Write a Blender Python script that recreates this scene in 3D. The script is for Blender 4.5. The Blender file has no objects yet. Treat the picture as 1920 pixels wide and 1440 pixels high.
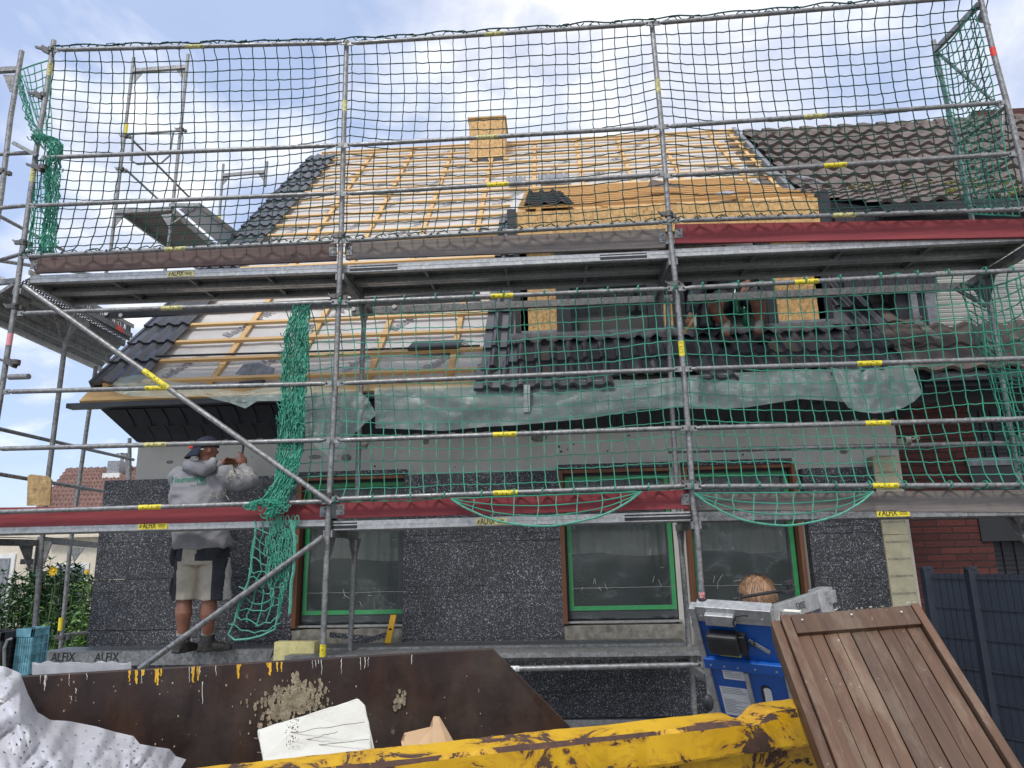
import bpy, bmesh, random
from math import *
from mathutils import Vector, Matrix, noise
from mathutils.bvhtree import BVHTree
random.seed(7)
R = random.uniform
V = Vector
scene = bpy.context.scene
COL = scene.collection

# ------------------------------------------------------------------ camera (measured from the scaffold bays)
F, PITCH, YAW, ROLL = 1330.7, .2319, .0604, -.0217
CAM = V((1.95, -5.996, 1.75))
def cam_axes():
    cy, sy, cp, sp = cos(YAW), sin(YAW), cos(PITCH), sin(PITCH)
    f = V((-sy*cp, cy*cp, sp)); rt = V((cy, sy, 0)); up = rt.cross(f)
    c, s = cos(ROLL), sin(ROLL)
    return c*rt+s*up, -s*rt+c*up, f
RT, UP, FW = cam_axes()
def ray(u, v): return RT*((u-960)/F) - UP*((v-720)/F) + FW
def at(u, v, Y): d = ray(u, v); return CAM + d*((Y-CAM.y)/d.y)      # survey: a sighted point on the plane y = Y
def atX(u, v, X): d = ray(u, v); return CAM + d*((X-CAM.x)/d.x)
def atZ(u, v, Z): d = ray(u, v); return CAM + d*((Z-CAM.z)/d.z)
cd = bpy.data.cameras.new('camera'); cam = bpy.data.objects.new('camera', cd); COL.objects.link(cam)
cd.sensor_width = 36; cd.lens = F/1920*36; cd.clip_start = .05; cd.clip_end = 2000
cam.matrix_world = Matrix(((RT.x, UP.x, -FW.x, CAM.x), (RT.y, UP.y, -FW.y, CAM.y), (RT.z, UP.z, -FW.z, CAM.z), (0, 0, 0, 1)))
scene.camera = cam

# ------------------------------------------------------------------ materials
class NT:
    def __init__(s, name):
        s.m = bpy.data.materials.new(name); s.m.use_nodes = True; s.t = s.m.node_tree
        s.b = s.t.nodes['Principled BSDF']; s.out = s.t.nodes['Material Output']
        s.tc = s.t.nodes.new('ShaderNodeTexCoord').outputs['Object']
    def n(s, kind, **k):
        nd = s.t.nodes.new('ShaderNode'+kind)
        for a, b in k.items(): setattr(nd, a, b)
        return nd
    def l(s, a, b): s.t.links.new(a, b)
    def put(s, inp, v):
        if isinstance(v, bpy.types.NodeSocket): s.l(v, inp)
        elif v is not None:
            if hasattr(inp, 'default_value') and inp.type == 'RGBA' and len(v) == 3: v = (*v, 1)
            inp.default_value = v
    def map(s, sc=(1, 1, 1), rot=(0, 0, 0), loc=(0, 0, 0), src=None):
        m = s.n('Mapping'); m.inputs['Scale'].default_value = sc; m.inputs['Rotation'].default_value = rot; m.inputs['Location'].default_value = loc
        s.l(src or s.tc, m.inputs['Vector']); return m.outputs[0]
    def noise(s, scale=5, detail=4, rough=.6, vec=None, dist=0):
        n = s.n('TexNoise'); n.inputs['Scale'].default_value = scale; n.inputs['Detail'].default_value = detail
        n.inputs['Roughness'].default_value = rough; n.inputs['Distortion'].default_value = dist
        s.l(vec or s.tc, n.inputs['Vector']); return n.outputs['Fac']
    def vor(s, scale=5, vec=None, feat='F1', out='Distance', rnd=1):
        n = s.n('TexVoronoi', feature=feat); n.inputs['Scale'].default_value = scale; n.inputs['Randomness'].default_value = rnd
        s.l(vec or s.tc, n.inputs['Vector']); return n.outputs[out]
    def ramp(s, fac, *stops, interp='LINEAR'):
        r = s.n('ValToRGB'); r.color_ramp.interpolation = interp; e = r.color_ramp.elements
        while len(e) < len(stops): e.new(.5)
        for i, (p, c) in enumerate(stops):
            e[i].position = p; e[i].color = (c, c, c, 1) if not hasattr(c, '__len__') else (*c, 1)
        s.l(fac, r.inputs[0]); return r.outputs[0]
    def mix(s, fac, a, b, mode='MIX'):
        m = s.n('Mix', data_type='RGBA', blend_type=mode)
        s.put(m.inputs[0], fac); s.put(m.inputs[6], a); s.put(m.inputs[7], b); return m.outputs[2]
    def math(s, op, a, b=0, c=0):
        m = s.n('Math', operation=op); s.put(m.inputs[0], a); s.put(m.inputs[1], b); s.put(m.inputs[2], c); return m.outputs[0]
    def sep(s, src=None):
        n = s.n('SeparateXYZ'); s.l(src or s.tc, n.inputs[0]); return n.outputs
    def bump(s, h, st=.3, d=.01):
        b = s.n('Bump'); b.inputs['Strength'].default_value = st; b.inputs['Distance'].default_value = d
        s.l(h, b.inputs['Height']); s.l(b.outputs[0], s.b.inputs['Normal'])
    def done(s, col=None, rough=.6, metal=0, alpha=None, spec=None, trans=None):
        s.put(s.b.inputs['Base Color'], col); s.put(s.b.inputs['Roughness'], rough); s.put(s.b.inputs['Metallic'], metal)
        if alpha is not None: s.put(s.b.inputs['Alpha'], alpha)
        if spec is not None: s.b.inputs['Specular IOR Level'].default_value = spec
        if trans is not None: s.put(s.b.inputs['Transmission Weight'], trans)
        return s.m
def basic(name, c, rough=.6, metal=0, var=.25, scale=6, bump=.15, bs=60, **k):
    t = NT(name); f = t.noise(scale, 5)
    col = t.ramp(f, (.3, [x*(1-var) for x in c]), (.7, [min(1, x*(1+var)) for x in c]))
    if bump: t.bump(t.noise(bs, 3), bump, .005)
    return t.done(col, rough, metal, **k)
def galv(name, lo=.15, hi=.33, rough=.45, dirt=.35):
    t = NT(name)
    v = t.vor(45, out='Color'); f = t.mix(.5, v, t.noise(14, 6))
    c = t.ramp(f, (.25, (lo, lo*1.01, lo*1.0)), (.75, (hi, hi*1.01, hi*1.0)))
    d = t.ramp(t.noise(5, 8, .75), (.5, 0), (.72, 1))
    c = t.mix(t.math('MULTIPLY', d, dirt), c, (.16, .14, .12))
    sp = t.ramp(t.noise(70, 2), (.68, 0), (.72, 1))
    c = t.mix(t.math('MULTIPLY', sp, .4), c, (.6, .6, .57))
    t.bump(t.noise(90, 3), .15, .003)
    return t.done(c, t.ramp(t.noise(20), (.3, rough-.1), (.7, rough+.2)), .55)
def wood(name, a, b, ax=0, gs=1, knots=True, rough=.7, grain_mix=.25):
    t = NT(name); sc = [9*gs]*3; sc[ax] = .35*gs; vec = t.map(tuple(sc))
    g = t.noise(3.5, 7, .65, vec, .35)
    c = t.ramp(g, (.3, a), (.55, [(x+y)/2 for x, y in zip(a, b)]), (.72, b))
    fine = t.noise(26, 3, .5, vec)
    c = t.mix(grain_mix, c, t.ramp(fine, (.3, 0.25), (.7, 1)), 'MULTIPLY')  # fine grain multiplied into the wood tone
    if knots:
        s2 = [4]*3; s2[ax] = 1.7
        k = t.ramp(t.vor(1.1, t.map(tuple(s2))), (.03, 1), (.09, 0)); c = t.mix(t.math('MULTIPLY', k, .75), c, [x*.25 for x in a])
    t.bump(fine, .2, .003)
    return t.done(c, rough)
def osb(name, dark=(.3, .16, .05), light=(.68, .42, .165)):
    t = NT(name)
    c = None
    for i, (rot, sc) in enumerate((((.3, .2, .5), (9, 9, 26)), ((1.1, .8, 2.0), (11, 24, 9)), ((.5, 2.1, 1.2), (25, 10, 10)))):
        d = t.noise(4, 2, .5)
        v = t.vor(2.4, t.map(sc, rot), out='Color'); s_ = t.n('SeparateColor'); t.l(v, s_.inputs[0])
        cc = t.ramp(s_.outputs[i], (.05, dark), (.3, [x*.8 for x in light]), (.75, light), (1, [min(1, x*1.15) for x in light]))
        c = cc if c is None else t.mix(.5, c, cc)
    e = t.ramp(t.vor(9, t.map((1, 1, 3), (.6, .5, .9)), 'DISTANCE_TO_EDGE'), (.0, .55), (.05, 1))
    c = t.mix(.6, c, e, 'MULTIPLY')
    t.bump(e, .2, .003)
    return t.done(c, .65)
def speck(name, base=(.034, .036, .042), dens=.62):
    t = NT(name)
    a = t.ramp(t.noise(95, 1.5, .5, None, 1.5), (dens, 0), (dens+.035, 1))
    b = t.ramp(t.vor(80, t.map((1, 1.2, .8), (.4, .6, .3))), (.12, 1), (.2, 0))
    s_ = t.math('MAXIMUM', a, t.math('MULTIPLY', b, t.ramp(t.noise(30, 2), (.45, 0), (.6, .8))))
    big = t.ramp(t.noise(1.8, 5, .65), (.3, .62), (.7, 1.35))
    c = t.mix(s_, base, (.52, .53, .56)); c = t.mix(1, c, big, 'MULTIPLY')
    x = t.sep(); 
    seam = t.math('LESS_THAN', t.math('PINGPONG', t.math('ADD', x[2], .07), .25), .0022)
    t.bump(t.noise(60, 3), .3, .004)
    return t.done(t.mix(seam, c, (.012, .012, .014)), .75)
def film(name, tint=(.62, .7, .69), amin=.3, amax=.85, sc=5, holes=False):
    t = NT(name)
    w = t.noise(sc, 3, .5, t.map((1, 1, 2.2)), .6)
    cr = t.math('PINGPONG', t.math('MULTIPLY', w, 5), 1)
    f = t.math('ADD', t.math('MULTIPLY', t.ramp(cr, (.0, 1), (.1, .2), (.5, 0)), .6), t.ramp(t.noise(sc*.4, 3), (.3, 0), (.7, .5)))
    al = t.math('MULTIPLY_ADD', f, amax-amin, amin)
    if holes:
        x = t.sep(); 
        v = t.vor(24, t.map((1, 1, 1)), rnd=.45)
        h = t.ramp(v, (.2, 1), (.24, 0)); al = t.math('MULTIPLY', al, t.math('SUBTRACT', 1, h))
    t.bump(w, .6, .01)
    tr = t.n('BsdfTranslucent'); t.put(tr.inputs[0], tint); mx = t.n('MixShader'); mx.inputs[0].default_value = .35
    m = t.done(tint, .36); t.l(t.b.outputs[0], mx.inputs[1]); t.l(tr.outputs[0], mx.inputs[2])
    tp = t.n('BsdfTransparent'); m2 = t.n('MixShader'); t.l(al, m2.inputs[0]); t.l(tp.outputs[0], m2.inputs[1]); t.l(mx.outputs[0], m2.inputs[2])
    t.l(m2.outputs[0], t.out.inputs[0]); return m

M = {}
M['galv'] = galv('galvanised_steel')
M['galv_dark'] = galv('dirty_galvanised_steel', .16, .32, .55, .5)
M['alu'] = galv('aluminium', .33, .5, .35, .3)
M['coupler'] = basic('coupler_steel', (.12, .115, .11), .5, .6)
M['yellow'] = basic('yellow_sticker', (.72, .6, .03), .45, var=.15, scale=25)
M['yellow_old'] = basic('worn_yellow_sticker', (.5, .47, .2), .6, var=.4, scale=30)
M['pink'] = basic('pink_sticker', (.75, .3, .33), .5, var=.15)
M['redlabel'] = basic('red_sticker', (.7, .05, .03), .45, var=.3, scale=30)
M['black'] = basic('black_print', (.015, .015, .016), .5, var=.1, bump=0)
M['white'] = basic('white_paint', (.7, .7, .68), .5, var=.12)
M['redboard'] = wood('red_stained_timber', (.2, .022, .03), (.34, .06, .065), 0, 1)
M['greyboard'] = wood('weathered_grey_timber', (.13, .11, .1), (.3, .26, .235), 0, 1)
M['brownboard'] = wood('weathered_brown_timber', (.1, .06, .055), (.2, .14, .125), 0, 1)
M['batten'] = wood('fresh_spruce', (.6, .36, .14), (.82, .57, .28), 0, 1)
M['rafter'] = wood('fresh_spruce_upright', (.58, .34, .13), (.8, .56, .27), 1, 1)
M['osb'] = osb('osb_board')
M['osb_pale'] = osb('weathered_osb_board', (.3, .17, .07), (.55, .38, .17))
M['speck'] = speck('speckled_grey_insulation')
M['plaster'] = basic('grey_render', (.56, .54, .48), .9, var=.14, scale=1.5, bump=.3, bs=120)
M['greymem'] = basic('grey_flashing', (.22, .23, .25), .4, var=.35, scale=14, bump=.8, bs=25)
M['lead'] = basic('dull_lead', (.085, .088, .095), .5, var=.4, scale=14, bump=.8, bs=25)
M['concrete'] = basic('rough_mortar', (.24, .225, .19), .95, var=.45, scale=14, bump=1, bs=45)
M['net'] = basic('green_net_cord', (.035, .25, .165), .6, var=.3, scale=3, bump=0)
M['net_backlit'] = basic('backlit_net_cord', (.005, .05, .038), .8, var=.3, scale=3, bump=0)  # same cord darkened in colour for its backlit look against the sky
M['net_hi'] = basic('pale_green_rope', (.08, .31, .225), .55, var=.3, scale=40, bump=.4, bs=120)
M['tile'] = basic('anthracite_glazed_tile', (.062, .063, .07), .25, var=.3, scale=2.5, bump=.1)
M['slate'] = basic('dark_slate', (.028, .029, .036), .55, var=.3, scale=5)
M['darkmetal'] = basic('anthracite_sheet_metal', (.025, .027, .034), .4, var=.2)
M['anthr'] = basic('anthracite_window_frame', (.02, .021, .025), .45, var=.15)
M['tape'] = basic('green_masking_tape', (.005, .3, .065), .5, var=.15, scale=12, bump=.1)
M['woodframe'] = wood('orange_brown_window_frame', (.12, .045, .022), (.24, .095, .045), 2, 1, False)
M['curtain'] = basic('white_curtain', (.62, .66, .6), .9, var=.15)
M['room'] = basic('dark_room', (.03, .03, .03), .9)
M['film'] = film('plastic_film', (.5, .62, .585), .34, .78, 6)
M['film_white'] = film('perforated_white_film', (.84, .84, .88), .8, 1, 3)
M['film_win'] = film('window_masking_film', (.5, .57, .57), .06, .36, 2)
def tile_old():
    t = NT('old_brown_tile')
    c = t.ramp(t.noise(3, 6, .7), (.3, (.075, .058, .05)), (.7, (.19, .155, .135)))
    ms = t.ramp(t.noise(9, 4, .7), (.62, 0), (.7, 1)); c = t.mix(t.math('MULTIPLY', ms, .5), c, (.03, .025, .02))
    g = t.ramp(t.noise(4, 6, .7, t.map((1, 1, 1), loc=(4, 2, 1))), (.68, 0), (.74, 1)); c = t.mix(t.math('MULTIPLY', g, .6), c, (.2, .2, .04))
    t.bump(t.noise(40, 4), .4, .006)
    return t.done(c, .85)
M['tile_old'] = tile_old()
def membrane():
    t = NT('roof_underlay')
    ax = t.map((1, 1, 1))
    d = t.n('TexChecker'); d.inputs['Scale'].default_value = 42; t.l(t.map((1, .7, .7), (0, 0, pi/4)), d.inputs['Vector'])
    dots = t.ramp(t.vor(48, rnd=.0), (.28, 1), (.42, 0))
    c = t.mix(t.math('MULTIPLY', dots, .38), (.62, .6, .575), (.26, .26, .27))
    c = t.mix(.5, c, t.ramp(t.noise(3, 5), (.3, .7), (.7, 1)), 'MULTIPLY')
    t.bump(t.math('ADD', dots, t.math('MULTIPLY', t.noise(5, 4), 3)), .35, .01)
    return t.done(c, .45)
M['membrane'] = membrane()
M['print'] = basic('grey_print', (.26, .26, .28), .6, var=.2, bump=0)
def brick():
    t = NT('red_clinker_brick')
    x = t.sep(); cm = t.n('CombineXYZ'); t.l(x[0], cm.inputs[0]); t.l(x[2], cm.inputs[1])
    b = t.n('TexBrick'); t.l(cm.outputs[0], b.inputs['Vector']); b.inputs['Scale'].default_value = 1
    b.inputs['Brick Width'].default_value = .29; b.inputs['Row Height'].default_value = .068; b.inputs['Mortar Size'].default_value = .007
    b.inputs['Mortar Smooth'].default_value = .3; b.inputs['Bias'].default_value = 0
    b.inputs['Color1'].default_value = (.085, .022, .018, 1); b.inputs['Color2'].default_value = (.15, .037, .029, 1); b.inputs['Mortar'].default_value = (.035, .022, .02, 1)
    c = t.mix(.6, b.outputs['Color'], t.ramp(t.noise(30, 4, .6, t.map((1, 1, 3))), (.3, .55), (.7, 1.1)), 'MULTIPLY')
    h = t.math('ADD', t.math('MULTIPLY', b.outputs['Fac'], -1.5), t.noise(25, 4, .6, t.map((1, 1, 3))))
    t.bump(h, .7, .015)
    return t.done(c, .75)
M['brick'] = brick()
def rustyellow():
    t = NT('chipped_yellow_paint')
    z = t.noise(7, 8, .72, t.map((1, 1, 1.5)), .6)
    nrm = t.n('NewGeometry'); nz = t.sep(nrm.outputs['Normal'])[2]
    edge = t.math('MAXIMUM', t.math('SUBTRACT', 1, t.math('MULTIPLY', t.math('ABSOLUTE', t.math('SUBTRACT', nz, .55)), 2.6)), 0)
    th = t.math('ADD', z, t.math('MULTIPLY', edge, .13))
    th = t.math('ADD', th, t.math('MULTIPLY', t.math('SUBTRACT', t.noise(2.2, 2), .5), .12))
    m = t.ramp(th, (.558, 0), (.568, 1)); halo = t.ramp(th, (.48, 0), (.56, 1))
    rust = t.ramp(t.noise(22, 6, .7), (.3, (.03, .017, .016)), (.6, (.09, .045, .03)), (.75, (.22, .08, .03)))
    ye = t.ramp(t.noise(4, 5), (.3, (.5, .27, .008)), (.7, (.72, .44, .015)))
    drip = t.ramp(t.noise(9, 6, .7, t.map((2.5, 2.5, .35), loc=(3, 1, 0))), (.6, 0), (.68, 1))
    ye = t.mix(t.math('MULTIPLY', drip, .5), ye, (.22, .1, .02))
    ye = t.mix(t.math('MULTIPLY', halo, .55), ye, (.3, .12, .015))
    t.bump(t.math('MULTIPLY', m, -1), .8, .004)
    return t.done(t.mix(m, ye, rust), t.math('MULTIPLY_ADD', m, .45, .38))
M['rustyellow'] = rustyellow()
def brownskip():
    t = NT('brown_rusty_steel')
    c = t.ramp(t.noise(3, 7, .7), (.3, (.02, .012, .011)), (.7, (.046, .027, .024)))
    st = t.ramp(t.noise(6, 6, .7, t.map((2.2, 2.2, .22))), (.58, 0), (.68, 1)); c = t.mix(t.math('MULTIPLY', st, .6), c, (.008, .006, .006))
    r = t.ramp(t.noise(2.2, 5, .7, t.map((1.4, 1.4, .5), loc=(5, 0, 2))), (.54, 0), (.7, 1)); c = t.mix(t.math('MULTIPLY', r, .45), c, (.12, .055, .028))
    g = t.ramp(t.noise(1.6, 5, .7, t.map(loc=(1, 7, 3))), (.5, 0), (.66, 1)); c = t.mix(t.math('MULTIPLY', g, .45), c, (.1, .08, .065))
    s_ = t.ramp(t.noise(40, 4, .6, t.map((1, 1, .5))), (.69, 0), (.73, 1)); c = t.mix(t.math('MULTIPLY', s_, .35), c, (.35, .3, .24))
    t.bump(t.noise(18, 6, .7), .3, .006)
    return t.done(c, t.ramp(t.noise(5, 4), (.3, .35), (.7, .65)), .1)
M['brownskip'] = brownskip()
def gatewood(rot=(0, 0, 0)):
    t = NT('brown_stained_planks')
    t.tc = t.map(rot=rot); v = t.map((14, 14, .8)); g = t.noise(3, 7, .65, v, .3)
    c = t.ramp(g, (.3, (.075, .034, .017)), (.7, (.155, .08, .042)))
    w = t.ramp(t.noise(2.5, 7, .75, t.map((3.5, 3.5, .9), loc=(2, 2, 2))), (.5, 0), (.64, 1)); c = t.mix(t.math('MULTIPLY', w, .38), c, (.32, .25, .17))
    s_ = t.ramp(t.noise(55, 3), (.7, 0), (.74, 1)); c = t.mix(t.math('MULTIPLY', s_, .6), c, (.5, .42, .33))
    oi = t.n('ObjectInfo'); c = t.mix(1, c, t.ramp(oi.outputs['Random'], (0, .6), (1, 1.0)), 'MULTIPLY')
    t.bump(g, .2, .004)
    return t.done(c, .6)
M['gatewood'] = gatewood()
def bluepaint():
    t = NT('blue_scuffed_panel')
    c = t.ramp(t.noise(2, 3), (.3, (.006, .075, .33)), (.7, (.01, .105, .42)))
    s_ = t.ramp(t.noise(16, 7, .75, t.map((1, 1, .6))), (.63, 0), (.7, 1)); c = t.mix(t.math('MULTIPLY', s_, .55), c, (.4, .45, .5))
    return t.done(c, .4)
M['blue'] = bluepaint()
M['foam'] = basic('yellow_foam', (.55, .5, .24), .9, var=.2, scale=20, bump=.8, bs=50)
M['eps'] = basic('dirty_white_polystyrene', (.62, .61, .55), .9, var=.1, scale=4, bump=.5, bs=70)
M['cardboard'] = basic('cardboard', (.5, .34, .2), .85, var=.15, scale=8)
M['hoodie'] = basic('grey_marl_fabric', (.27, .27, .285), .95, var=.16, scale=7, bump=.5, bs=150)
M['dust'] = basic('dusty_patch', (.45, .43, .36), .95, var=.3, scale=20)
M['khaki'] = basic('beige_work_cloth', (.4, .36, .29), .95, var=.18, scale=8, bump=.4, bs=120)
M['darkcloth'] = basic('charcoal_work_cloth', (.03, .033, .04), .9, var=.35, scale=8, bump=.4, bs=120)
M['navy'] = basic('navy_cap_fabric', (.014, .018, .04), .85, var=.3, scale=20)
M['skin'] = basic('tanned_skin', (.24, .105, .065), .55, var=.15, scale=12, bump=.1)
M['skin_pale'] = basic('fair_skin', (.5, .27, .19), .55, var=.12, scale=12, bump=.1)
M['sock'] = basic('grey_sock', (.24, .23, .21), .95)
M['boot'] = basic('black_dusty_boot', (.025, .023, .022), .7, var=.6, scale=20, bump=.5)
M['hair'] = basic('blond_hair', (.27, .16, .085), .6, var=.3, scale=14)
M['beard'] = basic('black_hair', (.012, .01, .01), .8)
M['green'] = basic('green_print', (.01, .2, .11), .7, var=.1, bump=0)
M['leaf'] = basic('dark_green_leaf', (.03, .085, .025), .45, var=.5, scale=3, bump=0)
M['leaf2'] = basic('light_green_leaf', (.11, .22, .03), .45, var=.4, scale=4, bump=0)
M['petal'] = basic('yellow_petal', (.75, .52, .01), .6, bump=0)
M['stem'] = basic('green_stem', (.08, .13, .04), .7, bump=0)
M['cream'] = basic('cream_render', (.62, .56, .45), .9, var=.12, scale=8, bump=.6, bs=14)
M['redtile'] = basic('red_clay_tile', (.25, .15, .125), .8, var=.25, scale=2)
M['shutter'] = basic('pale_roller_shutter', (.5, .5, .46), .6, var=.08)
M['fence'] = basic('anthracite_fence', (.018, .024, .036), .42, var=.25, scale=4)
M['rubber'] = basic('black_plastic', (.02, .02, .022), .5, var=.4, scale=25)
M['crateblue'] = basic('scuffed_turquoise_plastic', (.1, .25, .31), .5, var=.6, scale=14)
M['asphalt'] = basic('asphalt', (.2, .195, .185), .95, var=.4, scale=8, bump=.6, bs=50)
M['levelyellow'] = basic('yellow_level', (.72, .4, .02), .45, var=.12)
M['glass'] = basic('dark_window_glass', (.008, .016, .014), .06, var=.3, scale=2, bump=0, alpha=.4)  # slight green in the base colour stands in for reflected trees
M['label'] = basic('white_paper_label', (.7, .7, .7), .6, var=.08)
M['brassblk'] = M['rubber']
def perf():
    t = NT('perforated_steel'); x = t.sep()
    a = t.math('PINGPONG', t.math('ADD', x[0], t.math('MULTIPLY', x[1], 1)), .022); b = t.math('PINGPONG', t.math('SUBTRACT', x[0], x[1]), .022)
    h = t.math('MULTIPLY', t.math('LESS_THAN', a, .012), t.math('LESS_THAN', b, .012))
    return t.done((.16, .16, .16), .5, .5, alpha=t.math('SUBTRACT', 1, h))
M['perf'] = perf()

# ------------------------------------------------------------------ mesh builder
class MB:
    def __init__(s): s.v = []; s.f = []; s.mi = []; s.mats = []; s.cur = 0
    def use(s, m):
        m = M[m]
        if m not in s.mats: s.mats.append(m)
        s.cur = s.mats.index(m); return s
    def add(s, vs, fs):
        o = len(s.v); s.v += [V(p) for p in vs]; s.f += [tuple(i+o for i in f) for f in fs]; s.mi += [s.cur]*len(fs); return s
    def hexa(s, p): return s.add(p, [(0, 3, 2, 1), (4, 5, 6, 7), (0, 1, 5, 4), (1, 2, 6, 5), (2, 3, 7, 6), (3, 0, 4, 7)])
    def box(s, a, b):
        x0, y0, z0 = a; x1, y1, z1 = b
        return s.hexa([(x0, y0, z0), (x1, y0, z0), (x1, y1, z0), (x0, y1, z0), (x0, y0, z1), (x1, y0, z1), (x1, y1, z1), (x0, y1, z1)])
    def obox(s, c, X, Y, Z):                         # centre and three half-axes
        c, X, Y, Z = V(c), V(X), V(Y), V(Z)
        return s.hexa([c-X-Y-Z, c+X-Y-Z, c+X+Y-Z, c-X+Y-Z, c-X-Y+Z, c+X-Y+Z, c+X+Y+Z, c-X+Y+Z])
    def bar(s, p, q, w, h, up=(0, 0, 1)):
        p, q = V(p), V(q); d = (q-p).normalized(); up = V(up); sd = d.cross(up)
        if sd.length < 1e-3: sd = V((1, 0, 0))
        sd.normalize(); u = sd.cross(d)
        return s.obox((p+q)/2, (q-p)/2, sd*w/2, u*h/2)
    def path(s, pts, r, n=6, cap=True):
        pts = [V(p) for p in pts]; k = len(pts); rs = r if hasattr(r, '__len__') else [r]*k
        t0 = (pts[1]-pts[0]).normalized(); a = t0.orthogonal().normalized(); vs = []
        for i, p in enumerate(pts):
            t = ((pts[min(i+1, k-1)]-pts[max(i-1, 0)])); t = t.normalized() if t.length > 1e-9 else t0
            a = (a-t*a.dot(t)); a = a.normalized() if a.length > 1e-6 else t.orthogonal().normalized(); b = t.cross(a)
            vs += [p+(a*cos(2*pi*j/n)+b*sin(2*pi*j/n))*rs[i] for j in range(n)]
        fs = [(i*n+j, i*n+(j+1) % n, (i+1)*n+(j+1) % n, (i+1)*n+j) for i in range(k-1) for j in range(n)]
        if cap: fs += [tuple(range(n-1, -1, -1)), tuple(range((k-1)*n, k*n))]
        return s.add(vs, fs)
    def tube(s, p, q, r, n=12): return s.path([p, q], r, n)
    def ring(s, c, axis, r, w, t, n=16):             # a collar round an axis
        c = V(c); ax = V(axis).normalized(); a = ax.orthogonal().normalized(); b = ax.cross(a); vs = []
        for j in range(n):
            d = a*cos(2*pi*j/n)+b*sin(2*pi*j/n)
            vs += [c+d*r-ax*w/2, c+d*(r+t)-ax*w/2, c+d*(r+t)+ax*w/2, c+d*r+ax*w/2]
        fs = []
        for j in range(n):
            p = j*4; q = ((j+1) % n)*4
            for e in range(4): fs.append((p+e, q+e, q+(e+1) % 4, p+(e+1) % 4))
        return s.add(vs, fs)
    def prism(s, poly, d):
        poly = [V(p) for p in poly]; n = len(poly); d = V(d)
        return s.add(poly+[p+d for p in poly], [tuple(range(n-1, -1, -1)), tuple(range(n, 2*n))]+[(i, (i+1) % n, n+(i+1) % n, n+i) for i in range(n)])
    def ell(s, c, r, rot=None, nu=12, nv=8):
        c = V(c); vs = []; fs = []
        for j in range(nv+1):
            for i in range(nu):
                p = V((r[0]*sin(pi*j/nv)*cos(2*pi*i/nu), r[1]*sin(pi*j/nv)*sin(2*pi*i/nu), r[2]*cos(pi*j/nv)))
                if rot: p = rot @ p
                vs.append(c+p)
        for j in range(nv):
            for i in range(nu): fs.append((j*nu+i, (j+1)*nu+i, (j+1)*nu+(i+1) % nu, j*nu+(i+1) % nu))
        return s.add(vs, fs)
    def grid(s, rows):                               # list of rows of points
        n = len(rows[0]); k = len(rows)
        return s.add([p for r in rows for p in r], [(i*n+j, i*n+j+1, (i+1)*n+j+1, (i+1)*n+j) for i in range(k-1) for j in range(n-1)])
    def build(s, name, m=None, parent=None, smooth=False, bevel=0, solid=0):
        me = bpy.data.meshes.new(name)
        off = V((0, 0, 0)); p = parent
        while p is not None: off += p.location; p = p.parent
        me.from_pydata([v-off for v in s.v], [], s.f)
        if m: me.materials.append(M[m])
        else:
            for x in s.mats: me.materials.append(x)
            me.polygons.foreach_set('material_index', s.mi)
        bm = bmesh.new(); bm.from_mesh(me); bmesh.ops.recalc_face_normals(bm, faces=bm.faces) if not smooth == 'sheet' else None; bm.to_mesh(me); bm.free()
        if smooth:
            me.polygons.foreach_set('use_smooth', [True]*len(me.polygons))
            if smooth is True: me.set_sharp_from_angle(angle=radians(40))
        me.update()
        o = bpy.data.objects.new(name, me); COL.objects.link(o); o.parent = parent
        if solid:
            q = o.modifiers.new('solid', 'SOLIDIFY'); q.thickness = solid; q.offset = 0
        if bevel:
            q = o.modifiers.new('bevel', 'BEVEL'); q.width = bevel; q.segments = 2; q.limit_method = 'ANGLE'
        return o
def tag(o, label=None, cat=None, group=None, kind=None):
    if label: o['label'] = label
    if cat: o['category'] = cat
    if group: o['group'] = group
    if kind: o['kind'] = kind
    return o
def empty(name, loc, label, cat, group=None):
    o = bpy.data.objects.new(name, None); COL.objects.link(o); o.location = loc; o.empty_display_size = .2
    return tag(o, label, cat, group)
_tx = {}
def text_geo(s):
    if s not in _tx:
        c = bpy.data.curves.new('t', 'FONT'); c.body = s; c.align_x = 'CENTER'; c.align_y = 'CENTER'; c.resolution_u = 2; c.offset = .012
        o = bpy.data.objects.new('t', c); COL.objects.link(o)
        dg = bpy.context.evaluated_depsgraph_get(); me = o.evaluated_get(dg).to_mesh()
        _tx[s] = ([v.co.copy() for v in me.vertices], [tuple(p.vertices) for p in me.polygons])
        o.evaluated_get(dg).to_mesh_clear(); bpy.data.objects.remove(o); bpy.data.curves.remove(c)
        w = max(v.x for v in _tx[s][0])-min(v.x for v in _tx[s][0]); _tx[s] = (_tx[s][0], _tx[s][1], w)
    return _tx[s]
def text(mb, s, c, X, U, width, hscale=1):           # flat text: centre, baseline direction, up direction, width in metres
    vs, fs, w = text_geo(s); k = width/w; X = V(X).normalized(); U = V(U).normalized()
    mb.add([V(c)+X*v.x*k+U*v.y*k*hscale for v in vs], fs)
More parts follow.
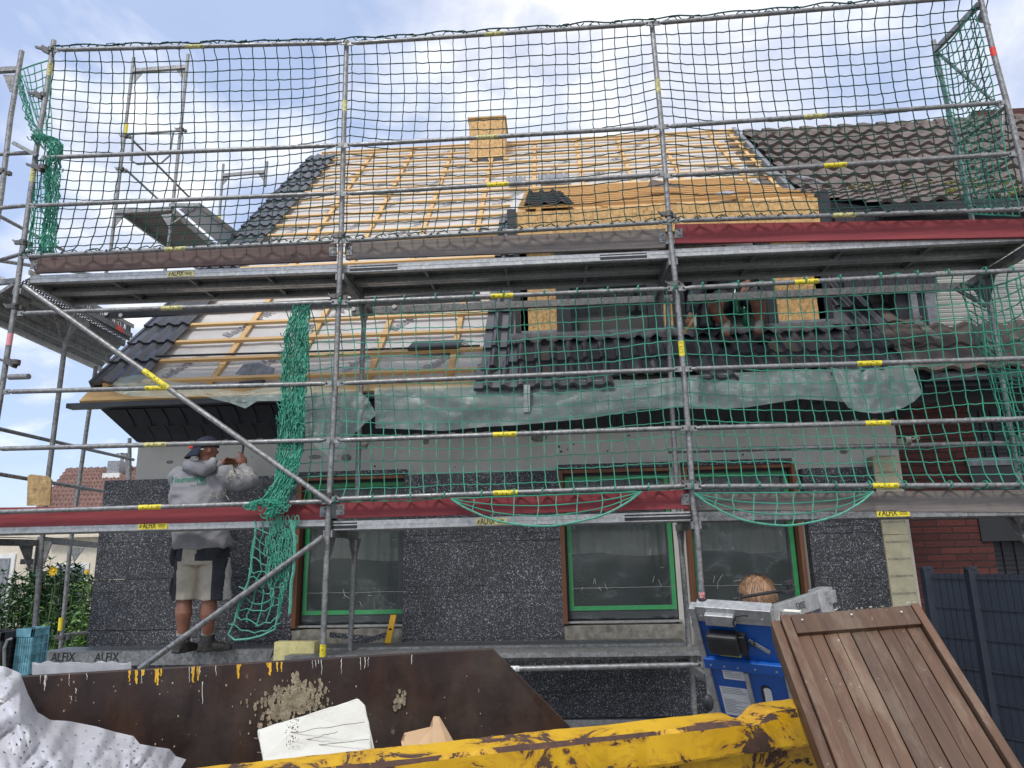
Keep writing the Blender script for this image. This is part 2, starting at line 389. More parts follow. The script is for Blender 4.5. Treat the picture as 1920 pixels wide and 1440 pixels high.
def remesh(o, vox=.01, smooth=2, disp=0, ds=6):
    q = o.modifiers.new('r', 'REMESH'); q.mode = 'VOXEL'; q.voxel_size = vox
    if smooth: w = o.modifiers.new('s', 'SMOOTH'); w.factor = .5; w.iterations = smooth
    dg = bpy.context.evaluated_depsgraph_get(); dg.update(); me = bpy.data.meshes.new_from_object(o.evaluated_get(dg))
    o.modifiers.clear(); old = o.data; mats = list(old.materials); o.data = me; me.name = o.name
    me.materials.clear()
    for m in mats: me.materials.append(m)
    if disp:
        for v in me.vertices:
            n_ = noise.noise(v.co*ds)+.5*noise.noise(v.co*ds*2.3); v.co += v.normal*disp*n_
    me.polygons.foreach_set('use_smooth', [True]*len(me.polygons)); me.update()
    return o
def folds(o, amp=.012, sc=(7, 7, 16), tilt=.6, rad=0):
    for v in o.data.vertices:                          # creases running slantwise, as cloth pulls
        q = V(((v.co.x+tilt*v.co.z)*sc[0], v.co.y*sc[1], (v.co.z-tilt*v.co.x)*sc[2]*.5)); n_ = 1-2*abs(noise.noise(q)); v.co += v.normal*amp*(n_-.6)
    o.data.update(); return o
# ================================================================== ground
g = MB().box((-150, -80, -.3), (150, 220, 0)); tag(g.build('ground', 'asphalt'), 'grey asphalt ground', None, None, 'structure')

# ================================================================== house
PT = radians(46.3); Y0, Z0 = .9, 3.53
def RF(x, s, h=0): return V((x, Y0+s*cos(PT)-h*sin(PT), Z0+s*sin(PT)+h*cos(PT)))
NRM = V((0, -sin(PT), cos(PT))); USL = V((0, cos(PT), sin(PT)))
def on_roof(u, v, h=0):
    d = ray(u, v); P = RF(0, 0, h); t = NRM.dot(P-CAM)/NRM.dot(d); q = CAM+d*t
    return q.x, (q.y-RF(0, 0, h).y)/cos(PT)
house = empty('brick_house', (1.3, 1.42, 0), 'house under renovation with open battened roof and speckled insulation on its wall', 'house')
XL, XR, RS = -2.6, 5.75, 8.82
WY = 1.42
LW = (-.74, .36); MW = (1.98, 3.1); RW = (3.24, 4.3); ZB, ZT = 1.08, 2.52
# masonry behind the insulation, built round the openings
m = MB()
xs = [XL, LW[0], LW[1], MW[0], MW[1], RW[0], RW[1], 5.42]
for i in range(0, 7):
    if i % 2 == 0: m.box((xs[i], WY, 0), (xs[i+1], WY+.3, 3.14))
for a, b in (LW, MW, RW):
    m.box((a, WY, 0), (b, WY+.3, ZB-.06)); m.box((a, WY, ZT), (b, WY+.3, 3.14))
m.box((XL, WY+.3, 0), (XL+.3, 12.4, 3.14)); m.box((5.12, WY+.3, 0), (5.42, 12.4, 3.14))
m.prism([(XL, WY, 3.14), (XL, 7.0, 9.35), (XL, 12.4, 3.14)], (.3, 0, 0))
m.prism([(5.12, WY, 3.14), (5.12, 7.0, 9.35), (5.12, 12.4, 3.14)], (.3, 0, 0))
wall = m.build('wall', 'plaster', house)
h = MB()
for k in range(26):
    x, z = R(XL+.1, 5.3), R(2.6, 3.0)
    h.tube((x, WY-.002, z), (x, WY+.01, z), R(.006, .014), 8)
h.build('drill_hole', 'black', wall)
for k in range(7):
    x, z = R(XL+.2, 5.2), R(2.62, 2.95); MB().ell((x, WY, z), (R(.03, .1), .006, R(.015, .05))).build('mortar_smear', 'concrete', wall, True)
# insulation boards
IY = 1.30
def board(x0, x1, z0, z1, y=IY, th=.118): 
    b = MB().box((x0, y, z0), (x1, y+th, z1)).build('insulation_board', 'speck', house); return b
zt = 2.58; xl = -2.86
for x0, x1 in ((xl, -1.82), (-1.815, LW[0]-.02)):
    for z0, z1 in ((.06, .555), (.56, 1.055), (1.06, 1.555), (1.56, 2.055), (2.06, zt)): 
        o_ = (0.25 if round(z0*2) % 2 else 0)
        board(x0, x1, z0, z1-.002, IY+R(-.003, .003))
for x0, x1 in ((LW[1]+.01, 1.17), (1.173, MW[0]-.02)):
    for z0, z1 in ((.86, 1.355), (1.358, 1.855), (1.86, 2.355), (2.36, 2.55)): board(x0, x1, z0, z1, IY+R(-.003, .003))
for z0, z1 in ((.86, 1.355), (1.358, 1.855), (1.86, 2.355), (2.36, 2.5)): board(RW[1]+.1, 5.12, z0, z1, IY+R(-.003, .003))
for x0, x1 in ((xl+.02, 0), (.003, 1.4), (1.403, 2.6), (2.603, 3.9), (3.903, 5.12)): board(x0, x1, .2, .8, IY+.03, .09)
for a, b in (LW, MW, RW): board(a-.02, b+.02, ZT+.04, ZT+.09, IY+.02, .09)
pb = MB().box((-2.85, IY-.02, .02), (5.12, IY+.1, .19)); pb.build('base_board', 'alu', house)
# cream insulation strip at the party line
x0 = at(1655, 1000, IY-.02).x; x1 = at(1702, 1000, IY-.02).x
for z0, z1 in ((.2, 1.0), (1.004, 1.83), (1.835, 2.6)):
    mb = MB().use('foam') if 0 else MB()
    mb.use('eps'); M.setdefault('creamboard', basic('cream_foam_strip', (.42, .39, .27), .9, var=.15, scale=10, bump=.5))
    mb.use('creamboard').box((x0, IY-.03, z0), (x1, IY+.1, z1)); mb.use('concrete')
    for k in range(5): text(mb, 'KLEBESEITE', ((x0+x1)/2, IY-.033, z0+.12+k*.16), (1, 0, 0), (0, 0, 1), (x1-x0)*.9, .6)
    mb.build('cream_strip', None, house)
# windows
def window(a, b, frame=True, right=True):
    zb, zt_ = ZB, ZT
    w = MB()
    w.use('woodframe').box((a-.02, IY+.0, zb-.03), (a+.025, WY+.05, zt_+.03))
    if right and frame: w.box((b-.0, IY+.0, zb-.03), (b+.04, WY+.05, zt_+.03))
    w.box((a+.025, IY+.03, zt_), (b, WY+.05, zt_+.035))
    w.use('anthr').box((a+.03, WY+.0, zb), (a+.09, WY+.07, zt_)).box((b-.07, WY, zb), (b-.005, WY+.07, zt_)).box((a+.09, WY, zb), (b-.07, WY+.07, zb+.07)).box((a+.09, WY, zt_-.07), (b-.07, WY+.07, zt_))
    wo = w.build('window', None, house)
    MB().box((a+.08, WY+.035, zb+.05), (b-.06, WY+.04, zt_-.05)).build('pane', 'glass', wo)
    t = MB(); y = WY-.006
    A, B, C, D = a+.05, b-.015, zb+.085, zt_-.03; k = .042
    if not right: B = b+.1
    t.box((A, y, C), (A+k, y+.004, D)).box((B-k*right-.0001, y, C), (B, y+.004, D)).box((A+k, y+.0005, C), (B-k, y+.0045, C+k)).box((A+k, y, D-k), (B-k, y+.004, D))
    t.build('masking_tape', 'tape', wo)
    # the masking film bellies a little and its loose hem hangs below the tape
    rows = []
    for j in range(13):
        z = C-.075+(D-C+.075)*j/12
        rows.append([(A+(B-A)*i/20, y-.002+(.006*noise.noise(V((i*.6, j*.5, a)))) - (.012*abs(noise.noise(V((i*1.1, 2, a)))) if j < 2 else 0), z+(0 if j else .03*noise.noise(V((i*.7, 1, b))))) for i in range(21)])
    MB().grid(rows).build('masking_film', 'film_win', wo, 'sheet')
    cr_ = MB(); zc = zb+.3
    cr_.path([(A+k+(B-A-2*k)*i/30, y-.008, zc+.004*noise.noise(V((i*.5, 1, a)))) for i in range(31)], .0012, 4)
    for q in range(9):
        x = R(A+.1, B-.1); z = zc+R(-.05, .06) if q < 6 else R(C+.05, D-.3); L_ = R(.02, .09); an = R(-1, 2)
        cr_.path([(x+L_*i/6*cos(an)+.006*noise.noise(V((i, q, a))), y-.009, z+L_*i/6*sin(an)) for i in range(7)], [.0005, .0015, .002, .0012, .002, .001, .0004], 4)
    cr_.build('film_creases', 'eps', wo)  # creases drawn as white strands, standing in for reflections on the film
    c = MB(); rows = []
    for j in range(2):
        z = (zt_, zb+.62)[j]
        rows.append([(A+(B-A)*i/80, WY+.2+.022*sin(i*.9+sin(i*.23)*2)+.01*noise.noise(V((i*.3, j, 0))), z+.02*sin(i*.08)) for i in range(81)])
    c.grid(rows).build('curtain', 'curtain', wo, 'sheet')
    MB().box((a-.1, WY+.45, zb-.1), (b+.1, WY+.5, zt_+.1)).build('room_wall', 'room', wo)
    s_ = MB()
    rows_t = [(a-.03+(b-a+.06)*i/24, IY+.015+.012*noise.noise(V((i*.9, 0, a))), zb-.05+.01*noise.noise(V((i, 3, a)))) for i in range(25)]
    s_.grid([[V(p)+V((0, .13, .0)) for p in rows_t], rows_t, [V(p)+V((0, .01+.01*noise.noise(V((i*1.3, 5, a))), -.09)) for i, p in enumerate(rows_t)], [V(p)+V((0, .03, -.2)) for p in rows_t]])
    s_.build('sill', 'concrete', wo)
    MB().box((a-.0, IY+.06, zb-.03), (b+.02, WY+.03, zb-.012)).build('sill_board', 'alu', wo)
    return wo
window(*LW, right=False); window(*MW, frame=False); window(*RW)
# roof deck, underlay with print, laths
roofm = MB().hexa([RF(XL-.2, -.1, -.16), RF(XR, -.1, -.16), RF(XR, RS, -.16), RF(XL-.2, RS, -.16), RF(XL-.2, -.1, -.075), RF(XR, -.1, -.075), RF(XR, RS, -.075), RF(XL-.2, RS, -.075)])
roof = roofm.build('roof', 'greyboard', house)
bk = MB().hexa([RF(XL-.2, RS, -.16), RF(XR, RS, -.16), (XR, 13.0, 3.5), (XL-.2, 13.0, 3.5), RF(XL-.2, RS, -.08), RF(XR, RS, -.08), (XR, 13.1, 3.6), (XL-.2, 13.1, 3.6)])
bk.build('rear_roof', 'tile', house)
rows = []
for j in range(67):
    s = -.02+(RS-.02)*j/66
    rows.append([RF(XL-.14+(XR-XL+.14)*i/90, s, -.066+.012*noise.noise(V((i*.35, j*.5, 3)))) for i in range(91)])
u_ = MB().use('membrane').grid(rows); u_.use('print')
bl = V((cos(1.0), 0, 0))+USL*sin(1.0); ul = V((-sin(1.0), 0, 0))+USL*cos(1.0)
k = 0
for i in range(9):
    for j in range(9):
        x = XL+.5+i*.98+(j % 2)*.45; s = .35+j*1.0+.1*(i % 2)
        if 1.1 < x < 5.1 and s < 5.2: continue
        if x > XR-.4 or s > 8.4: continue
        text(u_, 'BauderPIR', RF(x, s, -.05), bl, ul, .7, 1.15)
u_.build('underlay', None, roof, 'sheet')
DX0, DX1 = 1.5, 4.9                                    # dormer
s_dt = 5.6                                            # dormer roof meets the main roof
for x in [XL-.12, XL+.16]+[XL+.16+.835*k for k in range(1, 9)]+[XR-.5, XR-.12]:
    s1 = RS+.06; segs = [(0, s1)]
    if DX0-.25 < x: segs = [(s_dt-.5, s1)]
    for a, b in segs:
        MB().hexa([RF(x-.03, a, -.05), RF(x+.03, a, -.05), RF(x+.03, b, -.05), RF(x-.03, b, -.05), RF(x-.03, a, -.025), RF(x+.03, a, -.025), RF(x+.03, b, -.025), RF(x-.03, b, -.025)]).build('counter_batten', 'rafter', roof)
def lath(x0, x1, s, t=0, name='batten'):
    w, hh = .05, .035; nb = 1
    p = [RF(x0, s-w/2, -.024), RF(x1, s-w/2+t, -.024), RF(x1, s+w/2+t, -.024), RF(x0, s+w/2, -.024), RF(x0, s-w/2, hh-.024), RF(x1, s-w/2+t, hh-.024), RF(x1, s+w/2+t, hh-.024), RF(x0, s+w/2, hh-.024)]
    MB().hexa(p).build(name, 'batten', roof)
for k in range(22):
    s = .04+.41*k; j = R(-.008, .008)
    if s < s_dt: lath(XL-.15, 1.36, s, j)
    else: lath(XL-.15, XR-.03+R(-.02, .02), s, j)
lath(XL-.1, XR-.02, RS+.03)
rb = MB().bar(RF(XL+.1, RS+.05, -.11), RF(XR-.1, RS+.05, -.11), .06, .09); rb.build('ridge_board', 'greyboard', roof)
# tiles: rolled interlocking tiles in courses
def tiles(parent, x0, x1, s0, n, row=.41, pitch=.166, mat='tile', RFn=None, roll=.034, name='tile_course', skew=0, shift=0, h0=0, lift=.034):
    RFn = RFn or RF
    for k in range(n):
        nx = max(2, int(round((x1-x0)/pitch*10))); sb = s0+k*row; top, mid, lip = [], [], []
        sh = shift
        for i in range(nx+1):
            x = x0+(x1-x0)*i/nx; f = ((x-x0)/pitch+sh) % 1
            if mat == 'tile': hh = roll*max(0, sin(pi*(f-.5)/.46))**.7 if .5 < f < .96 else (.006 if f > .96 else 0)
            else: hh = roll*(.5+.5*sin(2*pi*f))**1.2
            tid = floor((x-x0)/pitch/2+.01); jt = .006*noise.noise(V((tid*3.1, k*1.7, x0)))
            top.append(RFn(x, sb+row+.03, hh+.004+h0)); mid.append(RFn(x, sb+jt, hh+lift+jt+h0)); lip.append(RFn(x, sb+jt+.004, hh+.008+h0-.012))
        MB().grid([top, mid]).grid([mid, lip]).build(name, mat, parent, True)
vt = MB(); tiles(roof, XL-.24, XL+.28, .0, 21, name='verge_tile_course')
for k in range(21):
    a, b = .41*k, .41*k+.4
    MB().hexa([RF(XL-.27, a, -.13), RF(XL-.235, a, -.13), RF(XL-.235, b, -.13), RF(XL-.27, b, -.13), RF(XL-.27, a, .045), RF(XL-.235, a, .045), RF(XL-.235, b, .02), RF(XL-.27, b, .02)]).build('verge_tile', 'tile', roof)
tiles(roof, 1.22, DX0-.0, 0.0, 11, name='dormer_side_course')
tiles(roof, 1.18, 2.52, -.37, 1, row=.2); tiles(roof, 4.55, 5.03, -.34, 1, row=.2); tiles(roof, 3.35, 3.7, -.33, 1, row=.2)
tiles(roof, 1.18, 5.2, -.19, 1, row=.29)
tiles(roof, 1.5, 5.42, .1, 1, row=.4)
tiles(roof, 4.95, 5.42, .54, 7, row=.44, name='dormer_side_course')
# grey lead apron folded under the dormer sill
rows = []
for j in range(5):
    s = .66-.2*j/4
    rows.append([RF(1.5+3.5*i/120, s-(.02*sin(i*.8) if j == 4 else 0), .045+(.03*max(0, sin(2*pi*(3.5*i/120)/.166+.6)) if j > 1 else 0)+.008*noise.noise(V((i*.3, j, 0)))) for i in range(121)])
MB().grid(rows).build('lead_apron', 'lead', roof, 'sheet')
rows = [[RF(4.84+.16*i/6+.07*(4-j)/4*(1 if i > 3 else 0), .56+.8*j/8, .06+.012*noise.noise(V((i, j*.8, 5)))) for i in range(7)] for j in range(9)]
MB().grid(rows).build('lead_soaker', 'lead', roof, 'sheet')
# eaves: edge board, drip metal, slated soffit
MB().hexa([RF(XL-.3, -.2, -.09), RF(1.5, -.2, -.09), RF(1.5, .02, -.09), RF(XL-.3, .02, -.09), RF(XL-.3, -.2, -.06), RF(1.5, -.2, -.06), RF(1.5, .02, -.06), RF(XL-.3, .02, -.06)]).build('eaves_board', 'batten', roof)
ez = RF(0, -.2, -.09)
MB().box((XL-.42, ez.y-.04, ez.z-.055), (5.5, ez.y+.0, ez.z-.005)).box((XL-.42, ez.y+.0, ez.z-.055), (5.5, ez.y+.07, ez.z-.035)).build('eaves_trim', 'darkmetal', roof)
p0, p1 = V((0, ez.y+.07, ez.z-.05)), V((0, WY-.02, 3.0))
sx0, sx1 = XL-.13, 5.42
so = MB().use('slate').prism([(sx0, p0.y, p0.z), (sx0-.03, WY, ez.z), (sx0+.12, WY, 3.0), (sx0+.12, p1.y, 3.0)], (sx1-sx0, 0, 0))
d = (p1-p0).normalized(); nn = V((0, d.z, -d.y)); 
if nn.z > 0: nn = -nn
for r_ in range(2):
    L = (p1-p0).length/2
    for i in range(int((sx1-sx0)/.19)):
        x = sx0+.1+i*.19+(.095 if r_ else 0); a = p0+d*(L*r_+.01); pts = []
        for q in range(9):
            aa = pi*q/16; pts.append(V((x+.17-.05*(1-cos(aa))*1.2*(1), 0, 0))+a+d*(L*1.02*sin(aa)))
        pts = [V((x, 0, 0))+a]+pts+[V((x, 0, 0))+a+d*L*1.02]
        so.prism([p+nn*(.006+.006*(1-r_)) for p in pts], -nn*.006)
so.build('soffit', None, roof)
# chimney boxed in OSB
cx, cy = .28, 6.7
pc = [at(880, 262, 6.35), at(947, 258, 6.35)]
x0, x1 = pc[0].x, pc[1].x; zt_ = at(912, 222, 6.35).z; zb_ = RF(0, 7.3, 0).z
ch = MB().box((x0, 6.35, zb_+.35), (x1, 6.95, zt_)).build('chimney', 'osb', roof)
MB().box((x0-.03, 6.32, zt_), (x1+.03, 6.98, zt_+.03)).build('chimney_lid', 'osb_pale', ch)
MB().box((x0+.05, 6.3, zb_+.2), (x1-.05, 6.95, zb_+.35)).box((x0-.02, 6.2, zb_+.05), (x1+.04, 6.95, zb_+.16)).build('chimney_base', 'slate', ch)
for q in (.12, .42, .7): MB().box((x0+q-.05, 6.27, zb_+.29), (x0+q+.05, 6.36, zb_+.36)).build('packing_block', 'batten', ch)
# right verge flashing
MB().hexa([RF(XR-.02, 4.5, -.1), RF(XR+.05, 4.5, -.1), RF(XR+.05, RS+.12, -.1), RF(XR-.02, RS+.12, -.1), RF(XR-.02, 4.5, .03), RF(XR+.05, 4.5, .03), RF(XR+.05, RS+.12, .03), RF(XR-.02, RS+.12, .03)]).build('verge_flashing', 'greymem', roof)
# ---- dormer
DY = 1.36
dz0 = at(1200, 636, DY).z; dz1 = at(1200, 436, DY-.1).z; dz2 = at(1200, 387, DY-.1).z; dz3 = RF(0, s_dt, 0)
dl0 = at(968, 420, DY-.1).x; dl1 = at(1536, 400, DY-.1).x
dorm = MB().box((dl0+.02, DY, dz0), (dl0+.1, dz3.y, dz1)).box((dl1-.1, DY, dz0), (dl1-.02, dz3.y, dz1)).use('slate').build('dormer', 'slate', house)
MB().box((dl0, DY-.1, dz1), (dl1, DY-.07, dz2)).build('osb_fascia', 'osb', dorm)
MB().box((dl0, DY-.04, dz1-.09), (dl1, DY-.01, dz1-.005)).build('osb_lower_fascia', 'osb_pale', dorm)
MB().box((dl0-.1, DY-.13, dz1-.02), (dl0, DY+.1, dz2+.03)).build('corner_trim', 'darkmetal', dorm)
MB().box((dl1+.005, DY-.1, dz1-.2), (dl1+.13, DY+.2, dz2+.08)).build('corner_trim', 'darkmetal', dorm)
MB().box((dl0, DY-.06, dz1-.13), (dl1, DY+.02, dz1-.09)).build('gutter_flashing', 'greymem', dorm)
E1 = V((0, DY-.08, dz2)); E2 = V((0, dz3.y, dz3.z)); DD = (E2-E1); DL = DD.length; DD.normalize(); DN = V((0, -DD.z, DD.y))
def RD(x, s, h=0): return V((x, 0, 0))+E1+DD*s+DN*h
MB().hexa([RD(dl0, 0, -.1), RD(dl1, 0, -.1), RD(dl1, DL, -.1), RD(dl0, DL, -.1), RD(dl0, 0, -.002), RD(dl1, 0, -.002), RD(dl1, DL, -.002), RD(dl0, DL, -.002)]).build('dormer_roof', 'osb', dorm)
for k in range(12):
    s = .12+k*.335; j = R(-.015, .015)
    MB().hexa([RD(dl0+.02, s, .03), RD(dl1-.02, s+j, .03), RD(dl1-.02, s+.05+j, .03), RD(dl0+.02, s+.05, .03), RD(dl0+.02, s, .065), RD(dl1-.02, s+j, .065), RD(dl1-.02, s+.05+j, .065), RD(dl0+.02, s+.05, .065)]).build('dormer_batten', 'batten', dorm)
for k in range(5):
    x = dl0+.25+k*.75
    MB().hexa([RD(x-.03, .05, 0), RD(x+.03, .05, 0), RD(x+.03, DL, 0), RD(x-.03, DL, 0), RD(x-.03, .05, .03), RD(x+.03, .05, .03), RD(x+.03, DL, .03), RD(x-.03, DL, .03)]).build('dormer_counter_batten', 'rafter', dorm)
# dormer front: frames, OSB infill, panes
def dfront(u0, u1, kind):
    a, b = at(u0, 600, DY).x, at(u1, 600, DY).x
    if kind == 'osb': 
        MB().box((a, DY-.0, dz0+.08), (b, DY+.03, dz1-.05 if u1-u0 > 30 else at(1250, 556, DY).z)).build('osb_panel', 'osb', dorm)
        MB().box((a-.02, DY-.012, dz0-.02), (b+.02, DY+.0, dz0+.14)).build('sill_upstand', 'greymem', dorm)
    elif kind in ('win', 'open'):
        w = MB().use('anthr').box((a, DY-.02, dz0), (a+.06, DY+.05, dz1-.05)).box((b-.06, DY-.02, dz0), (b, DY+.05, dz1-.05)).box((a+.06, DY-.02, dz0), (b-.06, DY+.05, dz0+.07)).build('dormer_window', None, dorm)
        if kind == 'win': MB().box((a+.06, DY+.01, dz0+.07), (b-.06, DY+.015, dz1-.05)).build('pane', 'glass', w)
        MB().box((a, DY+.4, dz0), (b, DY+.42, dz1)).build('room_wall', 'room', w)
    else: MB().box((a, DY-.03, dz0), (b, DY+.04, dz1-.05)).build('frame_post', 'anthr', dorm)
dfront(966, 976, 'post'); dfront(976, 1044, 'osb'); dfront(1044, 1060, 'post'); dfront(1060, 1226, 'win'); dfront(1226, 1243, 'post'); dfront(1243, 1262, 'osb'); dfront(1262, 1275, 'post')
dfront(1275, 1440, 'open'); dfront(1440, 1458, 'post'); dfront(1458, 1548, 'osb'); dfront(1548, 1562, 'post')
MB().box((dl0, DY-.02, dz0-.06), (dl1, DY+.08, dz0)).build('dormer_sill', 'greymem', dorm)

# ================================================================== neighbour house
nb = empty('brick_house', (8.5, 1.5, 0), 'neighbouring red brick house with mossy brown roof tiles behind the net', 'house')
NX0, NX1 = XR+.07, 15
NWY = 1.55
MB().box((5.44, NWY, 0), (6.26, NWY+.4, 3.14)).build('wall', 'brick', nb)
MB().box((6.26, NWY+.15, 0), (NX1, NWY+.5, 3.14)).build('panelled_wall', 'slate', nb)
MB().box((NX1-.3, NWY+.5, 0), (NX1, 12, 3.2)).build('side_wall', 'brick', nb)
wl = MB()
for k in range(60):
    z = .3+k*.045; wl.box((6.28, NWY+.135, z), (NX1, NWY+.152, z+.003))
for k in range(40): x = 6.3+k*.12; wl.box((x, NWY+.136, .3), (x+.004, NWY+.153, 3.1))
wl.build('wall_grid', 'black', nb)
w = MB().use('anthr').box((6.15, NWY-.02, 1.75), (7.4, NWY+.14, 2.5)).build('window', None, nb)
MB().box((6.13, NWY-.05, 2.5), (7.45, NWY+.14, 2.58)).build('lintel', 'greymem', w)
nr = MB().hexa([RF(5.45, -.15, -.2), RF(NX1, -.15, -.2), RF(NX1, 8.3, -.2), RF(5.45, 8.3, -.2), RF(5.45, -.15, -.06), RF(NX1, -.15, -.06), RF(NX1, 8.3, -.06), RF(5.45, 8.3, -.06)]).build('roof', 'tile_old', nb)
MB().hexa([RF(NX0, 8.3, -.2), RF(NX1, 8.3, -.2), (NX1, 12.8, 3.2), (NX0, 12.8, 3.2), RF(NX0, 8.3, -.1), RF(NX1, 8.3, -.1), (NX1, 12.9, 3.4), (NX0, 12.9, 3.4)]).build('rear_roof', 'tile_old', nb)
NXT = 12
tiles(nr, 5.3, NXT, -.33, 2, row=.42, pitch=.27, mat='tile_old', roll=.045)
tiles(nr, 5.42, 5.69, .12, 5, row=.44, pitch=.27, mat='tile_old', roll=.03, h0=.02)
for k in range(5): MB().hexa([RF(5.69, .14+.44*k, .02), RF(5.77, .14+.44*k, .02), RF(5.77, .58+.44*k, 0), RF(5.69, .58+.44*k, 0), RF(5.69, .14+.44*k, .09), RF(5.77, .14+.44*k, .09), RF(5.77, .58+.44*k, .05), RF(5.69, .58+.44*k, .05)]).build('verge_tile', 'concrete', nr)
tiles(nr, NX0, NXT, 3.3, 10, row=.5, pitch=.3, mat='tile_old', roll=.065, h0=.01, lift=.075)
rc = MB()
for k in range(18):
    x = NX0+k*.36; rc.path([RF(x, 8.3, -.0), RF(x+.1, 8.3, .02), RF(x+.37, 8.3, -.01)], [.13, .115, .09], 10)
rc.build('ridge_tiles', 'tile_old', nr, True)
gt = MB(); ge = RF(0, -.2, -.08)
pr_ = []
for x in (5.5, NX1): pr_.append([(x, ge.y-.02+.07*cos(a), ge.z-.02-.07*sin(a)) for a in [pi*i/8 for i in range(9)]])
gt.grid(pr_).build('gutter', 'greymem', nb, 'sheet', solid=.006)
MB().box((5.5, ge.y+.08, ge.z-.13), (NX1, NWY+.1, ge.z-.1)).box((5.5, ge.y+.07, ge.z-.13), (NX1, ge.y+.1, ge.z+.02)).build('soffit', 'darkmetal', nb)
# neighbour dormer with roller shutter
NY = 1.22
nz0, nz1 = at(1800, 645, NY).z, at(1800, 392, NY).z
nd = MB().box((5.75, NY+.05, nz0-.1), (5.85, 4.5, nz1)).box((11.5, NY+.05, nz0-.1), (11.6, 4.5, nz1)).box((5.85, NY+.2, nz0-.1), (11.5, NY+.3, nz1)).build('dormer', 'slate', nb)
sc = MB(); X0 = at(1762, 600, NY).x
for k in range(34):
    z = nz0+.05+k*.046
    if z > nz1-.1: break
    sc.path([(X0, NY+.05, z), (X0+2.6, NY+.05, z)], [.026, .026], 6)
sc.build('roller_shutter', 'shutter', nd)
for u0, u1, dy in ((1690, 1716, .02), (1716, 1728, -.03), (1728, 1744, 0.02), (1744, 1762, -.03)):
    MB().box((at(u0, 600, NY).x, NY+.05+dy, nz0-.02), (at(u1, 600, NY).x, NY+.2, nz1-.1)).build('shutter_guide' if dy < 0 else 'slate_cladding', 'greymem' if dy < 0 else 'slate', nd)
MB().box((5.75, NY-.08, nz0-.1), (9, NY+.1, nz0-.0)).build('sill_flashing', 'greymem', nd)
rz = atZ; A = V((0, NY-.15, nz1)); B = RF(0, 4.9, 0); B.x = 0; ND = (B-A); NL = ND.length; ND.normalize(); NN = V((0, -ND.z, ND.y))
def RN(x, s, h=0): return V((x, 0, 0))+A+ND*s+NN*h
x0n = dl1+.55
MB().hexa([RN(x0n, 0, -.2), RN(11.8, 0, -.2), RN(11.8, NL, -.2), RN(x0n, NL, -.2), RN(x0n, 0, -.02), RN(11.8, 0, -.02), RN(11.8, NL, -.02), RN(x0n, NL, -.02)]).build('dormer_roof', 'slate', nd)
tiles(nd, x0n, 11.8, .0, max(1, int(NL/.36)), row=.36, pitch=.27, mat='tile_old', RFn=RN, roll=.05)
ms = MB()
for k in range(90):
    x = R(6.2, 8.6); s = .36*int(R(0, NL/.36))+R(0, .06); c = RN(x, s, .06)
    for q in range(4): ms.ell(c+V((R(-.03, .03), R(-.02, .02), R(-.01, .02))), (R(.012, .03), R(.012, .03), R(.008, .02)), None, 6, 4)
M['moss'] = basic('yellow_green_moss', (.14, .15, .03), .95, var=.5, scale=30, bump=.8)
ms.build('moss', 'moss', nd)['kind'] = 'stuff'
MB().box((x0n, NY-.2, nz1-.14), (11.8, NY-.14, nz1+.0)).build('dormer_fascia', 'darkmetal', nd)
# slate hung cheek beside our dormer
ck = MB(); 
for k in range(9):
    x = dl1+.14+k*.105; ck.box((x, NY-.01-.002*(k % 2), nz0+.6), (x+.1, NY+.04, nz1+.04-.0*k))
ck.build('slate_cheek', 'slate', nd)
# brick chimney
cu0, cu1 = at(1800, 250, 8.2), at(1915, 240, 8.2)
nc = MB().box((cu0.x, 7.6, 8.8), (cu1.x, 8.6, at(1850, 206, 7.6).z)).build('chimney', 'brick', nr)

# ================================================================== far house on the left
fh = empty('rendered_house', (-12, 16, 0), 'distant cream house with red tiled roof left of the scaffolding', 'house')
FY = 13
fw = [at(-60, 1010, FY), at(230, 1010, FY)]
a = at(-200, 1100, FY).x; b = at(330, 1100, FY).x
fz = at(100, 960, FY).z
MB().box((a-4, FY, 0), (b, FY+8, fz)).build('wall', 'cream', fh)
for u0, u1, v0 in ((-40, 22, 1048), (108, 160, 1065)):
    p, q = at(u0, v0, FY), at(u1, v0, FY)
    d_ = MB().box((p.x-.12, FY-.04, 0), (q.x+.12, FY-.005, p.z+.12)).build('door_surround', 'white', fh)
    MB().box((p.x, FY-.08, 0), (q.x, FY-.042, p.z)).build('door', 'greymem', fh)
p, q = at(92, 1005, FY), at(180, 1005, FY); MB().box((p.x, FY-.3, p.z-.06), (b, FY, p.z+.0)).build('ledge', 'cream', fh)
p, q = at(53, 1053, FY), at(70, 1053, FY); lm = MB().box((p.x, FY-.3, p.z-.07), (q.x, FY, p.z+.07)).build('wall_lamp', 'black', fh)
